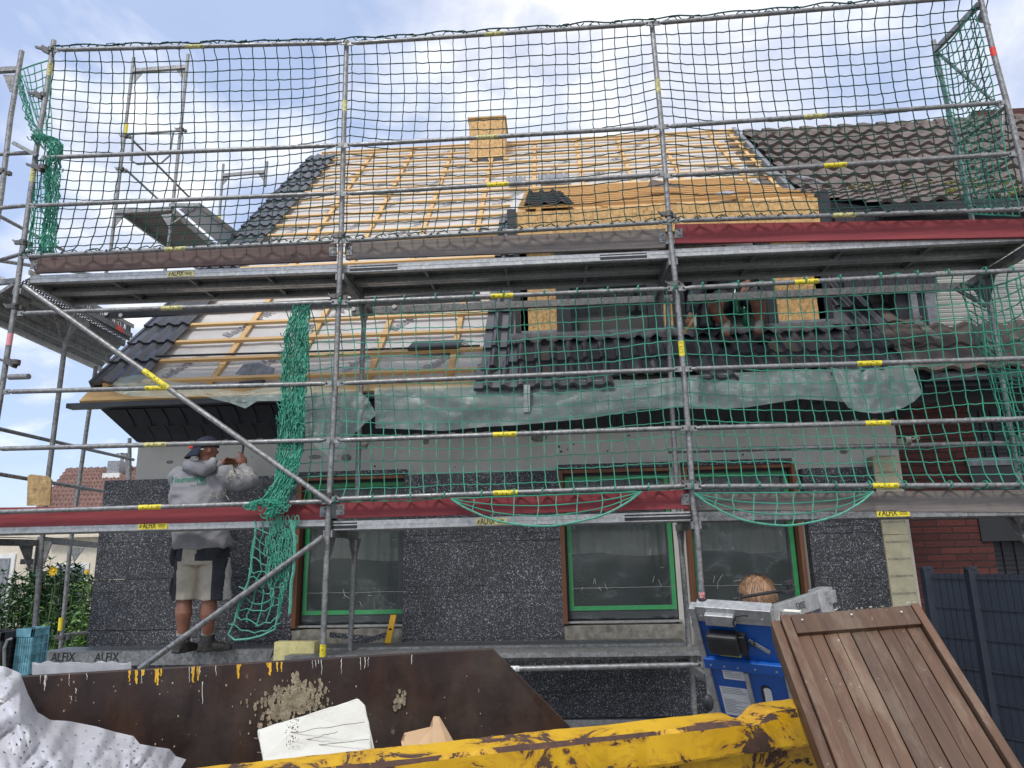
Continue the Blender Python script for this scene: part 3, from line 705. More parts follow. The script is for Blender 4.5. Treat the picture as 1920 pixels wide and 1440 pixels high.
# roof: gable end slopes on the left, tiles face the camera
r0, r1 = at(128, 880, 22), at(330, 874, 22); e0, e1 = at(62, 965, 17), at(330, 962, 17)
rows = []; nR = 11
L = (V(r0)-V(e0))
frm = MB()
for k in range(nR):
    t0, t1 = k/nR, (k+1)/nR; ra, rb2, rl = [], [], []
    for i in range(81):
        f = i/80; A0 = V(e0).lerp(V(e1), f); B0 = V(r0).lerp(V(r1), f); hh = .06*sin(i*2*pi/2.5)
        p = A0.lerp(B0, t0)+V((0, -.05, .14+hh)); ra.append(A0.lerp(B0, t1)+V((0, 0, hh+.02))); rb2.append(p); rl.append(p-V((0, 0, .16)))
    frm.grid([ra, rb2]).grid([rb2, rl])
fr = frm.build('roof', 'redtile', fh, True)
MB().hexa([V(e0)+V((0, 0, -3)), V(e1)+V((0, 0, -3)), V(r1)+V((0, 0, -5)), V(r0)+V((0, 0, -5)), V(e0)+V((0, 0, -.05)), V(e1)+V((0, 0, -.05)), V(r1)+V((0, 0, -.05)), V(r0)+V((0, 0, -.05))]).build('gable', 'cream', fh)
p, q = at(212, 885, 21), at(236, 866, 21)
cm = MB().use('greymem').box((p.x, 20.6, p.z-.5), (q.x, 21.4, q.z)).use('white').box((p.x-.1, 20.5, p.z-.3), (q.x+.1, 20.6, p.z-.1)).build('chimney', None, fr)
MB().box((p.x+.3, 20.9, q.z), (p.x+.4, 21, q.z+.35)).box((p.x+.1, 20.9, q.z+.3), (p.x+.6, 21, q.z+.34)).build('chimney_cowl', 'greymem', cm)
# ================================================================== scaffolding
sc_ = empty('facade_scaffolding', (1.5, 0, 0), 'galvanised facade scaffolding with green nets standing before the house', 'scaffolding')
RP = .0242
def px2(pts, Y=0):                                    # sighted points on the plane of the posts
    return [at(u, v, Y) for u, v in pts]
def sticker(parent, p, q, c, r=RP, m='yellow', txt='ALFIX', L=.2, flip=False, name='sticker'):
    # a printed label wrapped on the camera side of a tube p-q, centred at fraction c
    p, q = V(p), V(q); d = (q-p).normalized()
    if flip: d = -d
    o = p.lerp(q, c); fwd = (CAM-o); fwd -= d*fwd.dot(d); fwd.normalize(); up = fwd.cross(d); rr = r+.0012
    mb = MB().use(m); rows = [[o+d*x+fwd*rr*cos(a)+up*rr*sin(a) for a in [-1.35+2.7*i/8 for i in range(9)]] for x in (-L/2, L/2)]
    mb.grid(rows)
    if txt:
        mb.use('black'); vs, fs, w = text_geo(txt); k = L*.52/w
        def cyl(x, y): a = y/rr; return o+d*x+fwd*(rr+.0008)*cos(a)+up*(rr+.0008)*sin(a)
        mb.add([cyl(v.x*k-L*.08, v.y*k*1.5) for v in vs], fs)
        mb.add([cyl(-L*.42, -.012), cyl(-L*.36, -.012), cyl(-L*.345, .0), cyl(-L*.33, .014), cyl(-L*.36, .014)], [(0, 1, 2, 3, 4)])
        for z in (.009, .003, -.003, -.009): mb.add([cyl(L*.3, z), cyl(L*.46, z), cyl(L*.46, z+.002), cyl(L*.3, z+.002)], [(0, 1, 2, 3)])
    return mb.build(name, None, parent, False)
def post(parent, pts, r=RP, m='galv', rings=(), name='post'):
    mb = MB().path(pts, r, 14); o = mb.build(name, m, parent, True)
    for p, dr in rings:
        p = V(p); c = MB().ring(p, dr, r, .05, .011).obox(p+V((-.045, -.01, .0)), (.03, 0, 0), (0, .012, 0), (0, 0, .02))
        c.obox(p+V((.05, .02, -.01)), (.02, 0, .0), (0, .02, 0), (0, 0, .018)).tube(p+V((-.06, -.02, -.015)), p+V((-.095, -.02, .025)), .008, 8)
        c.tube(p+V((.03, -.045, 0)), p+V((.03, .045, 0)), .007, 8)
        c.build('coupler', 'coupler', o, True)
    return o
def sheath(pts, y):                                  # point on a measured post axis at height z
    pass
# outer posts, traced joint by joint
PO = {0: [(101, 76), (88, 167), (68, 283), (45, 450), (40, 480), (27, 580), (6, 713), (-18, 860), (-40, 1000), (-75, 1230), (-97, 1400)],
      1: [(650, 77), (645, 233), (640, 433), (636, 540), (629, 720), (619, 897), (615, 985), (605, 1225), (598, 1400)],
      2: [(1222, 42), (1240, 233), (1256, 433), (1270, 560), (1283, 713), (1291, 813), (1300, 947), (1307, 993), (1316, 1118), (1325, 1230), (1339, 1392)],
      3: [(1836, -12), (1863, 100), (1890, 200), (1912, 290), (1948, 470), (1991, 700), (2040, 950), (2128, 1390)]}
def axis(i, z):                                      # outer post i at height z
    P = PW[i]
    for a, b in zip(P, P[1:]):
        if (a.z-z)*(b.z-z) <= 0: return a.lerp(b, (a.z-z)/(a.z-b.z))
    return P[0] if z > P[0].z else P[-1]
PW = {i: px2(p) for i, p in PO.items()}
RG = {0: [455, 575], 1: [443, 556, 930], 2: [402, 533, 905], 3: []}
posts = {}
for i, P in PW.items():
    rg = []
    for v in RG[i]:
        u = next(a[0]+(b[0]-a[0])*(v-a[1])/(b[1]-a[1]) for a, b in zip(PO[i], PO[i][1:]) if a[1] <= v <= b[1]); p = at(u, v, 0)
        rg.append((p, axis(i, p.z+.1)-axis(i, p.z-.1)))
    P2 = P[:-1]+[V((P[-1].x, 0, 0.12))]
    posts[i] = post(sc_, P2, rings=rg)
    MB().box((P2[-1].x-.07, -.07, .1), (P2[-1].x+.07, .07, .12)).tube((P2[-1].x, 0, 0.012), (P2[-1].x, 0, .3), .018).box((P2[-1].x-.075, -.075, 0), (P2[-1].x+.075, .075, .012)).build('base_jack', 'galv', posts[i])
def on_post(i, v0, v1, m='yellow', txt='ALFIX', nm='sticker'):
    f = lambda v: at(next(a[0]+(b[0]-a[0])*(v-a[1])/(b[1]-a[1]) for a, b in zip(PO[i], PO[i][1:]) if a[1] <= v <= b[1]), v, 0)
    p, q = f(v0), f(v1); return sticker(posts[i], q, p, .5, RP, m, txt, (q-p).length, name=nm)
on_post(0, 120, 143, 'yellow_old'); on_post(0, 318, 342, 'yellow_old'); on_post(0, 626, 648, 'pink', None, 'inspection_sticker')
on_post(1, 1208, 1231); on_post(2, 640, 668); on_post(2, 150, 175, 'yellow_old', None); on_post(3, 90, 106, 'redlabel', None, 'inspection_sticker')
on_post(2, 1110, 1125, 'pink', 'G', 'inspection_sticker'); on_post(1, 190, 210, 'yellow_old', None)
# inner posts up to the upper deck, the last bay's end frame up to the top
IP = {0: [(140, 590), (122, 645), (100, 820), (86, 930), (66, 1170)], 1: [(684, 560), (681, 640), (674, 800), (667, 990), (656, 1225)],
      2: [(1252, 560), (1256, 680), (1262, 800), (1274, 985), (1291, 1190), (1303, 1340)],
      3: [(1750, 76), (1777, 200), (1820, 400), (1838, 500), (1853, 560), (1880, 720), (1907, 880), (1928, 959), (1999, 1345)]}
ins = {}
for i, p in IP.items():
    w = px2(p, .73); w = w[:-1]+[w[-1], V((w[-1].x, .73, .02))]
    ins[i] = post(sc_, w, m='galv_dark' if i < 2 else 'galv', name='inner_post')
# ledgers and guard rails (end pixels as sighted at the posts)
def rail(a, b, Y=-.055, st=None, m='galv', flip=False, sm='yellow', r=.0168*1.25, flat=True, name='guard_rail', parent=None, YB=None, txt='ALFIX', L=.2):
    p, q = at(*a, Y), at(*b, Y if YB is None else YB); d = (q-p).normalized()
    mb = MB().path([p+d*.09, q-d*.09], r, 12)
    if flat:
        mb.path([p+d*.1, p+d*.05], [r, r*.55], 12); mb.path([q-d*.1, q-d*.05], [r, r*.55], 12)
        mb.bar(p-d*.0, p+d*.06, .012, .046); mb.bar(q-d*.06, q, .012, .046)
    o = mb.build(name, m, parent or sc_, True)
    if flat:
        e = MB()
        for c in (p+d*.045, q-d*.045): e.tube(c+V((0, -.012, 0)), c+V((0, -.0065, 0)), .009, 10)
        e.build('rail_hole', 'black', o)
    if st is not None: sticker(o, p, q, st, r, sm, txt, L, flip)
    return o
rail((102, 94), (648, 80), st=.49, sm='yellow_old'); rail((652, 82), (1222, 44), st=.49, sm='yellow_old'); rail((1226, 44), (1838, -8))
rail((78, 296), (641, 272)); rail((645, 273), (1238, 238), st=.46, sm='yellow_old'); rail((1242, 238), (1884, 192), st=.45, sm='yellow_old')
rail((58, 386), (638, 362)); rail((642, 364), (1245, 327), st=.49); rail((1249, 330), (1903, 288), st=.49)
rail((44, 481), (634, 452), st=.49, sm='yellow_old'); rail((642, 452), (1254, 416)); rail((1262, 414), (1925, 392), st=.49, sm='yellow_old')
rail((33, 588), (634, 566), st=.49, sm='yellow_old'); rail((640, 567), (1264, 541), st=.49, flip=True); rail((1272, 541), (1958, 504), st=.355)
rail((6, 735), (622, 719), st=.475, flip=True); rail((632, 719), (1278, 692)); rail((1284, 692), (1985, 670), st=.5, flip=True)
rail((-13, 842), (620, 825), st=.49, sm='yellow_old'); rail((626, 826), (1290, 802), st=.49); rail((1293, 803), (2008, 783), st=.5)
rail((-30, 961), (617, 940), st=.49); rail((622, 936), (1297, 911), st=.49, flip=True); rail((1301, 912), (2030, 909), st=.5)
rail((606, 1262), (1322, 1246), st=.498, sm='white', L=.14)
rail((1235, 846), (2010, 828), Y=.9, flat=False, r=RP, name='wall_tie_tube')
rail((-30, 508), (40, 540), Y=.3, flat=False, r=.02)
# braces
def tubeo(a, Ya, b, Yb, r=RP, m='galv', name='brace', parent=None, st=None, **k):
    p, q = at(*a, Ya), at(*b, Yb); o = MB().tube(p, q, r, 14).build(name, m, parent or sc_, True)
    if st is not None: sticker(o, p, q, st, r, **k)
    return o
b1 = tubeo((46, 537), -.07, (622, 944), -.07, st=.455, L=.3)
tubeo((606, 1007), -.07, (262, 1254), -.07)
# toe boards
def plank(a0, a1, b0, b1, Y, m, th=.03, name='toe_board', sh=0):
    # a0/a1: top and bottom pixel at the left end, b0/b1 at the right end
    p = [at(*a1, Y), at(*b1, Y), at(*b0, Y), at(*a0, Y)]
    o = MB().prism(p, (0, th, 0)).build(name, m, sc_, bevel=.003)
    e = MB()
    for top, bot, sgn in ((p[3], p[0], 1), (p[2], p[1], -1)):
        c = top.lerp(bot, .5)+V((sgn*.03, -.004, 0)); e.box((c.x-.035, Y-.006, c.z-.045), (c.x+.035, Y-.002, c.z+.045))
    e.build('end_fitting', 'galv', o)
    h_ = MB()
    for top, bot, sgn in ((p[3], p[0], 1), (p[2], p[1], -1)):
        c = top.lerp(bot, .5)+V((sgn*.03, -.004, 0))
        for dz in (-.025, .025): h_.tube((c.x+.01, Y-.009, c.z+dz), (c.x+.01, Y-.005, c.z+dz), .006, 8)
    h_.build('rivet', 'black', o)
    return o
plank((52, 482), (66, 512), (630, 456), (630, 488), .045, 'brownboard')
plank((648, 455), (648, 486), (1248, 428), (1248, 464), .045, 'greyboard')
plank((1266, 420), (1266, 456), (1935, 410), (1935, 444), .03, 'redboard')
plank((-40, 952), (-40, 990), (614, 944), (614, 974), .03, 'redboard')
plank((632, 940), (632, 972), (1292, 918), (1292, 954), .03, 'redboard')
plank((1306, 924), (1306, 956), (2020, 918), (2020, 962), .03, 'greyboard')
# decks: two planks a bay, each a sheet with side flanges and cross ribs
def deck(x0, x1, z0, z1, y0, w=.31, n=2, m='alu', stick=None, name='deck', dark=None, sm='yellow'):
    for k in range(n):
        ya = y0+k*(w+.012); yb = ya+w
        def P(x, y, dz=0): return V((x, y, z0+(z1-z0)*(x-x0)/(x1-x0)+dz))
        mb = MB().use('galv_dark').hexa([P(x0, ya+.003, -.012), P(x1, ya+.003, -.012), P(x1, yb-.003, -.012), P(x0, yb-.003, -.012), P(x0, ya+.003), P(x1, ya+.003), P(x1, yb-.003), P(x0, yb-.003)])
        mb.use(m)
        for y, s_ in ((ya, 1), (yb, -1)):
            mb.bar(P(x0, y, -.037), P(x1, y, -.037), .006, .078); mb.bar(P(x0, y+s_*.017, -.074), P(x1, y+s_*.017, -.074), .04, .006); mb.bar(P(x0, y+s_*.04, -.064), P(x1, y+s_*.04, -.064), .006, .024)
            mb.bar(P(x0, y-s_*.004, -.03), P(x1, y-s_*.004, -.03), .004, .01)
        o = mb.build(name, None, sc_)
        for f in (.25, .5, .75): x = x0+(x1-x0)*f; MB().bar(P(x, ya+.02, -.035), P(x, yb-.02, -.035), .025, .045).build('cross_rib', 'galv_dark', o)
        for x in (x0+.015, x1-.015): MB().bar(P(x, ya, -.04), P(x, yb, -.04), .03, .08).build('end_profile', 'galv_dark', o)
        if k == 0 and stick is not None:
            x = x0+(x1-x0)*stick; y = ya-.008
            s = MB().use(sm); h = .027; L = .13; c = P(x, y, -.036)
            s.box(c+V((-L, 0, -h)), c+V((L, .003, h))).use('black'); text(s, 'ALFIX', c+V((-.03, -.002, 0)), (1, 0, 0), (0, 0, 1), .12, 1.4)
            q = c+V((-.118, -.002, -.014)); s.add([q, q+V((.012, 0, 0)), q+V((.02, 0, .028)), q+V((.012, 0, .028))], [(0, 1, 2, 3)])
            for zz in (-.012, -.002, .008): s.box(c+V((.05, -.002, zz)), c+V((.11, -.0005, zz+.003)))
            s.build('sticker', None, o)
        if k == 0 and dark:
            for f0, f1 in dark:
                s = MB(); a, b = x0+(x1-x0)*f0, x0+(x1-x0)*f1; s.hexa([P(a, ya-.005, -.062), P(b, ya-.005, -.062), P(b, ya-.003, -.062), P(a, ya-.003, -.062), P(a, ya-.005, -.012), P(b, ya-.005, -.012), P(b, ya-.003, -.012), P(a, ya-.003, -.012)])
                s.build('torn_label', 'black', o)
UZ = [at(300, 509, .06).z, at(950, 483, .06).z, at(1600, 455, .06).z]
X = {i: (lambda z, i=i: axis(i, z).x) for i in range(4)}
deck(X[0](4.35)+.06, X[1](4.35)+.0, UZ[0]+.02, UZ[0]-.01, .07, stick=.49, sm='yellow_old')
deck(X[1](4.35)+.01, X[2](4.35)-.005, UZ[1], UZ[1], .07, dark=((.02, .17), (.79, .93)))
deck(X[2](4.35)+.0, X[3](4.35)-.03, UZ[2]+.02, UZ[2]+.02, .07)
LZ = [at(300, 978, .04).z, at(950, 970, .04).z, at(1600, 958, .04).z]
deck(X[0](2)-.6, X[1](2)-.03, LZ[0], LZ[0], .04, n=1, stick=.585)
deck(X[1](2)+.03, X[2](2)-.03, LZ[1], LZ[1]+.01, .04, n=1, dark=((.0, .07), (.82, 1)), stick=.45, sm='yellow_old')
deck(X[2](2)+.03, X[3](2)+.2, LZ[2]+.02, LZ[2]+.0, .04, n=1, stick=.48, m='galv')
# transoms with gusset plates under each level
for i in range(4):
    for z, ye in ((4.24, 1.05), (1.93, .73)):
        a = axis(i, z); bx = (ins[i].data and a.x) ; xi = at(*IP[i][0], .73).x if False else a.x+(-.06 if i == 0 else .04 if i == 1 else -.03 if i == 2 else -.1)*.5
        o = MB().bar((a.x, .0, z), (xi, ye, z), .08, .06).bar((a.x, .0, z+.045), (xi, ye, z+.045), .05, .006).build('transom', 'galv_dark', sc_)
        for (gx, g0, g1) in ((a.x, .02, .2), (xi, .71, .53), (xi, .75, .95)): MB().prism([(gx, g0, z-.03), (gx, g1, z-.03), (gx, g0, z-.27)], (.008, 0, 0)).build('gusset', 'galv', o)
# inner console decks
cb = MB().bar(at(200, 590, .95), at(900, 556, .95), .05, .09).build('console_beam', 'darkmetal', sc_)
hb = MB(); 
for u, v in ((199, 588), (226, 591), (663, 579), (739, 575)): p = at(u, v, .915); hb.tube(p, p+V((0, -.004, 0)), .022, 14)
hb.build('beam_hole', 'white', cb)
MB().bar(at(660, 585, .95), at(1260, 560, .95), .05, .07).bar(at(1290, 560, .95), at(1850, 535, .95), .05, .07).build('console_beam', 'galv_dark', sc_)
iz = at(1100, 1208, .8).z
ibx0, ibx1 = at(78, 1230, .8).x, at(1288, 1210, .8).x
dk = MB().use('galv').box((ibx0, .8, iz-.012), (ibx1, 1.14, iz)).box((ibx0, .796, iz-.13), (ibx1, .8, iz)).box((ibx0, .8, iz-.13), (ibx1, .84, iz-.126)).use('galv_dark').box((ibx0, 1.136, iz-.12), (ibx1, 1.14, iz-.012)).build('inner_deck', None, sc_)
st_ = MB().use('black')
for u, v in ((118, 1233), (200, 1233), (530, 1226)): text(st_, 'ALFIX', at(u, v, .793), (1, 0, 0), (0, 0, 1), .235, 1.25)
for k in range(7):
    p = at(1055+k*31, 1223, .793); w = .018 if k % 2 == 0 else .045
    st_.prism([p+V((x*1+ (w-.018)*(1 if x > 0 else -1), 0, z)) for x, z in [(.018*cos(t*pi/6), .018*sin(t*pi/6)) for t in range(12)]], (0, -.001, 0))
st_.build('cut_out', None, dk)
MB().box((at(600, 1230, .8).x-.2, .45, iz-.06), (at(1288, 1210, .8).x+.1, .79, iz-.02)).build('outer_bottom_deck', 'galv_dark', sc_)
MB().bar((X[1](1), 0, iz-.17), (X[1](1)+.06, 1.12, iz-.17), .05, .06).bar((X[2](1), 0, iz-.17), (X[2](1)-.06, 1.12, iz-.17), .05, .06).bar((ibx0+.05, .73, iz-.17), (ibx0+.05, 1.12, iz-.17), .05, .06).build('bracket', 'galv_dark', sc_)
# side end frame on the right
o3a, o3b = axis(3, 6.72), at(1752, 96, .73)
tr = MB().bar(at(1836, 8, 0), o3b, .04, .05).prism([at(1838, 20, 0), at(1858, 48, 0), at(1828, 40, .1)], (.006, 0, 0)).build('top_transom', 'galv', sc_)
MB().tube(at(1888, 198, 0), at(1800, 268, .73), .019).tube(at(1905, 290, 0), at(1838, 335, .73), .019).build('end_guard', 'galv', sc_, True)
MB().path([at(1755, 100, .73)+V((0, -.02, 0)), at(1880, 205, .4), at(1880, 260, .35), at(1828, 330, .6)], .016, 10).build('end_rail', 'galv', sc_, True)
tubeo((1925, 445), .1, (1845, 500), .7, .02)
tubeo((1790, 540), .73, (1850, 575), .65, .02)
for e in ((1868, 938, 1930, 1020),):
    a, b = at(e[0], e[1], .5), at(e[2], e[3], .1); MB().bar(a, b, .03, .03).build('bracket', 'galv', sc_)
# clamps on the left posts
for (u, v, Y) in ((88, 95, 0), (74, 180, 0), (72, 315, 0), (20, 680, 0)):
    p = at(u, v, Y); MB().obox(p, (.05, 0, -.03), (0, .03, 0), (.012, 0, .022)).obox(p+V((-.07, -.02, .02)), (.04, 0, -.015), (0, .012, 0), (0, 0, .012)).ring(p+V((.05, 0, 0)), (0, 0, 1), .026, .045, .012).build('half_coupler', 'coupler', sc_)
MB().tube(at(18, 707, -.06), at(54, 706, -.1), .026).build('stub_tube', 'galv', sc_, True)
MB().bar(at(25, 268, -.05), at(70, 292, -.05), .03, .035).build('stub_bar', 'galv', sc_)
for u, v in ((680, 836), (1690, 828), (1907, 822)):
    p = at(u, v, .76); MB().ring(p, (0, 0, 1), .026, .05, .014).ring(p+V((.03, -.05, 0)), (1, 0, 0), .026, .05, .014).tube(p+V((.05, -.1, .0)), p+V((.11, -.1, .03)), .01, 8).ring(p+V((.1, -.09, .02)), (0, 1, 0), .02, .01, .006).build('swivel_clamp', 'concrete', sc_, True)

# ---- gable side scaffolding
gs = empty('gable_scaffolding', (-3.8, 3, 0), 'scaffolding round the left gable with tall end frames against the sky', 'scaffolding')
GX0, GX1 = at(248, 118, 3.07).x, at(352, 105, 3.07).x
def gpost(pts, Y, **k):
    return post(gs, [at(u, v, y) for (u, v), y in zip(pts, Y)], **k)
gpost([(41, 96), (20, 220), (2, 370), (-30, 560)], [0]*4, rings=[(at(5, 322, 0), (0, 0, 1))])
f1a = gpost([(251, 108), (234, 250), (208, 465), (190, 560)], [3.07]*4, rings=[(at(236, 255, 3.07), (0, 0, 1)), (at(228, 317, 3.07), (0, 0, 1))])
f1b = gpost([(353, 102), (339, 242), (316, 460), (309, 512)], [3.07]*4, rings=[(at(340, 243, 3.07), (0, 0, 1))])
MB().bar(at(250, 133, 3.07), at(350, 126, 3.07), .05, .06).build('top_transom', 'galv', gs)
MB().prism([at(251, 137, 3.07), at(268, 136, 3.07), at(250, 157, 3.07)], (0, .01, 0)).prism([at(349, 130, 3.07), at(331, 132, 3.07), at(346, 154, 3.07)], (0, .01, 0)).build('gusset', 'galv', gs)
MB().tube(at(236, 252, 3.0), at(340, 245, 3.0), .017).path([at(250, 254, 3.0), at(245, 300, 3.0), at(258, 308, 3.0), at(302, 306, 3.0), at(318, 292, 3.0), at(325, 247, 3.0)], .014, 8).build('end_rail', 'galv', gs, True)
tubeo((248, 262), 3.07, (360, 375), 4.8, .017, parent=gs); tubeo((236, 318), 3.07, (298, 375), 4.4, .017, parent=gs)
f2a = gpost([(419, 308), (415, 360), (410, 425)], [6.14]*3); f2b = gpost([(501, 303), (497, 350)], [6.14]*2)
MB().bar(at(418, 329, 6.14), at(500, 322, 6.14), .05, .06).prism([at(418, 330, 6.14), at(432, 330, 6.14), at(417, 348, 6.14)], (0, .01, 0)).prism([at(500, 324, 6.14), at(484, 326, 6.14), at(498, 345, 6.14)], (0, .01, 0)).build('top_transom', 'galv', gs)
sticker(f1a, at(236, 242, 3.07), at(234, 255, 3.07), 0, RP, 'yellow', None, .18); sticker(f2a, at(411, 420, 6.14), at(412, 405, 6.14), .5, RP, 'yellow', None, .15)
gpost([(180, 687), (163, 800), (143, 943), (131, 1030), (112, 1235), (106, 1290)], [2.2]*6, rings=[(at(155, 915, 2.2), (0, 0, 1)), (at(117, 1195, 2.2), (0, 0, 1))])
gpost([(243, 822), (243, 905)], [2.9]*2); gpost([(237, 850), (240, 905)], [4.2]*2)
sticker(gs, at(113, 1180, 2.18), at(115, 1160, 2.18), .5, RP+.001, 'yellow', None, .14)
# upper platform seen from below
zU = at(330, 395, 3.07).z
def pr4(a, b, c, d, z): return [atZ(*a, z), atZ(*b, z), atZ(*c, z), atZ(*d, z)]
q = pr4((232, 398), (325, 392), (440, 490), (372, 500), zU)
MB().use('osb_pale').prism(q, (0, 0, .02)).build('platform', 'greyboard', gs)
for a, b in ((q[0], q[3]), (q[1], q[2])): MB().bar(a+V((0, 0, -.03)), b+V((0, 0, -.03)), .03, .08).build('platform_edge', 'alu', gs)
MB().bar(at(215, 398, 3.0), at(322, 392, 3.0), .05, .06).bar(at(318, 385, 3.0), at(372, 385, 3.0), .04, .05).build('transom', 'galv', gs)
q2 = pr4((335, 392), (372, 385), (445, 440), (415, 460), zU-.05)
MB().prism(q2, (0, 0, .004)).build('perforated_plank', 'perf', gs)
MB().bar(q2[1], q2[2], .03, .08).build('platform_edge', 'galv_dark', gs)
MB().prism([at(302, 403, 3.0), at(322, 400, 3.0), at(318, 428, 3.0)], (0, .01, 0)).prism([at(218, 402, 3.0), at(234, 402, 3.0), at(216, 424, 3.0)], (0, .01, 0)).tube(at(322, 420, 3.0), at(366, 392, 3.2), .016).build('gusset', 'galv', gs)
# lower platform seen from below, running back along the gable
GA, GB, GC, GD = at(-60, 575, 0), at(60, 522, .3), at(248, 625, 2.6), at(190, 690, 2.6)
n_ = 4
for k in range(n_):
    a0, a1 = GA.lerp(GB, k/n_), GA.lerp(GB, (k+.9)/n_); b0, b1 = GD.lerp(GC, k/n_), GD.lerp(GC, (k+.9)/n_)
    pl_ = MB().hexa([a0, b0, b1, a1]+[p+V((0, 0, .02)) for p in (a0, b0, b1, a1)]).build('platform', 'perf' if k == 3 else 'galv_dark', gs)
    MB().bar(a0+V((0, 0, -.02)), b0+V((0, 0, -.02)), .03, .06).bar(a1+V((0, 0, -.02)), b1+V((0, 0, -.02)), .03, .06).build('platform_edge', 'alu' if k == 0 else 'galv_dark', pl_)
kp = MB().prism([at(60, 515, .4), at(245, 612, 2.6), at(242, 640, 2.6), at(75, 546, .4)], (.01, 0, 0)).build('kick_plate', 'perf', gs)
MB().bar(at(55, 510, .4), at(250, 612, 2.6), .02, .05).build('kick_rail', 'alu', gs)
rl = MB().use('redlabel').prism([at(208, 600, 2.1), at(229, 614, 2.2), at(232, 625, 2.2), at(210, 612, 2.1)], (-.004, -.004, 0)).build('red_sticker', None, kp)
MB().bar(at(-40, 533, .2), at(30, 527, .2), .04, .05).bar(at(-30, 570, .1), at(25, 534, .1), .03, .03).build('bracket', 'galv', gs)
# side rails, going back
for a, Ya, b, Yb in (((-20, 395), .0, (120, 470), 1.8), ((-20, 486), 0, (180, 516), 2.6), ((-20, 800), .0, (250, 862), 2.9), ((-20, 886), 0, (192, 921), 2.2), ((190, 920), 2.2, (246, 930), 2.9), ((-40, 500), .2, (60, 470), .0), ((150, 985), 2.2, (250, 1000), 3)):
    tubeo(a, Ya, b, Yb, .019, parent=gs, name='side_rail')
tubeo((-20, 290), 0, (70, 286), 0, .02, parent=gs, name='side_rail'); tubeo((-20, 392), 0, (62, 384), 0, .02, parent=gs, name='side_rail')
MB().bar(at(-30, 134, 0), at(36, 130, 0), .045, .05).prism([at(5, 140, 0), at(28, 140, 0), at(24, 172, 0), at(18, 172, 0)], (0, .008, 0)).build('top_transom', 'galv_dark', gs)
MB().bar(at(75, 1012, .73), at(180, 1022, 2.2), .05, .06).prism([at(68, 1015, .73), at(98, 1015, .73), at(82, 1060, .73)], (0, .01, 0)).prism([at(132, 1027, 2.2), at(158, 1027, 2.2), at(138, 1055, 2.2)], (0, .01, 0)).build('bracket', 'galv_dark', gs)
MB().tube(at(112, 1192, 2.2), at(162, 1186, 2.6), .02).build('brace', 'galv', gs, True)

# ================================================================== nets
def netgrid(name, Pf, nu, nv, r, label, group, m='net', skip=None, border=True, n=4, cat='safety net', wrap=None):
    # Pf(i, j) -> world knot; strands between neighbouring knots with a little slack
    K = [[Pf(i, j) for i in range(nu+1)] for j in range(nv+1)]
    mb = MB().use(m)
    for j in range(nv+1):
        if j in (0, nv) and border: mb.path(K[j], r*1.5, n)
        else:
            pts = []
            for i in range(nu+1):
                pts.append(K[j][i]); 
                if i < nu: pts.append((K[j][i]+K[j][i+1])/2+V((0, R(-.004, .004), R(-.009, .0))))
            mb.path(pts, r, n)
    for i in range(nu+1):
        pts = []
        for j in range(nv+1):
            pts.append(K[j][i])
            if j < nv: pts.append((K[j][i]+K[j+1][i])/2+V((R(-.007, .007), R(-.004, .004), 0)))
        mb.path(pts, r, n)
    kn = [K[j][i] for j in range(1, nv) for i in range(1, nu)]
    for p in kn:
        e = r*1.7; mb.add([p+V((e, 0, 0)), p+V((0, e, 0)), p+V((-e, 0, 0)), p+V((0, -e, 0)), p+V((0, 0, e)), p+V((0, 0, -e))], [(0, 1, 4), (1, 2, 4), (2, 3, 4), (3, 0, 4), (1, 0, 5), (2, 1, 5), (3, 2, 5), (0, 3, 5)])
    if wrap: wrap(mb)
    o = mb.build(name, None, None, False); tag(o, label, cat, group); return o
GN = 'green safety nets tied to the scaffolding'
def zrail(x, which):
    T = {'top': [(102, 94), (650, 81), (1224, 44), (1838, -8)], 'ub': [(44, 481), (638, 452), (1258, 415), (1925, 392)], 'lt': [(33, 588), (637, 567), (1268, 541), (1958, 504)], 'lb': [(-30, 961), (620, 938), (1299, 911), (2030, 909)]}[which]
    W = [at(u, v, -.02) for u, v in T]
    for a, b in zip(W, W[1:]):
        if x <= b.x or b is W[-1]: f = (x-a.x)/(b.x-a.x); return a.z+(b.z-a.z)*f
def upper(i, j):
    nu, nv = 74, 21
    u, t = i/nu, j/nv
    x = -3.05+9.2*u; xp = x/3.07; bayf = xp-floor(xp); sag = sin(pi*bayf)
    zt, zb = zrail(x, 'top'), zrail(x, 'ub')
    pinch = (1-min(1, sag*2.2))**2
    z = zt+(zb-zt)*t-.03*sag*sin(pi*t)-.07*pinch*sin(pi*min(1, t*3))*0+.03*pinch*sin(pi*t)
    left = max(0, 1-(x+3.05)/.5)
    y = .035+.13*sag**.7*sin(pi*t)+.03*noise.noise(V((x*1.2, z*1.2, 0)))
    x2 = x+.02*noise.noise(V((x*1.7, z*1.7, 4)))+.1*left*sin(pi*t)*0-.06*(t-.5)*sin(x*1.1)
    if j in (0, nv): y = -.05+.05*(i % 2)
    elif j in (1, nv-1): y *= .7
    return V((x2, y, z+.012*noise.noise(V((x*2.3, z*2.3, 9)))))
def ub_wrap(mb):
    for w in ('top', 'ub'):
        for k in range(30 if w == 'ub' else 26):
            x = -2.9+k*.31+R(-.08, .08); z = zrail(x, w); c = V((x, -.055, z)); 
            mb.path([c+V((.05*t-.05, -.03*cos(2*pi*t/8*2), .03*sin(2*pi*t/8*2))) for t in range(9)], .0055, 4)
    # doubled rope laid along the top tube
    pts = []
    for k in range(140):
        x = -3.0+9.1*k/139; pts.append(V((x, -.05+.012*sin(k*.9), zrail(x, 'top')+.024+.012*max(0, sin(k*.55)))))
    mb.path(pts, .0075, 5)
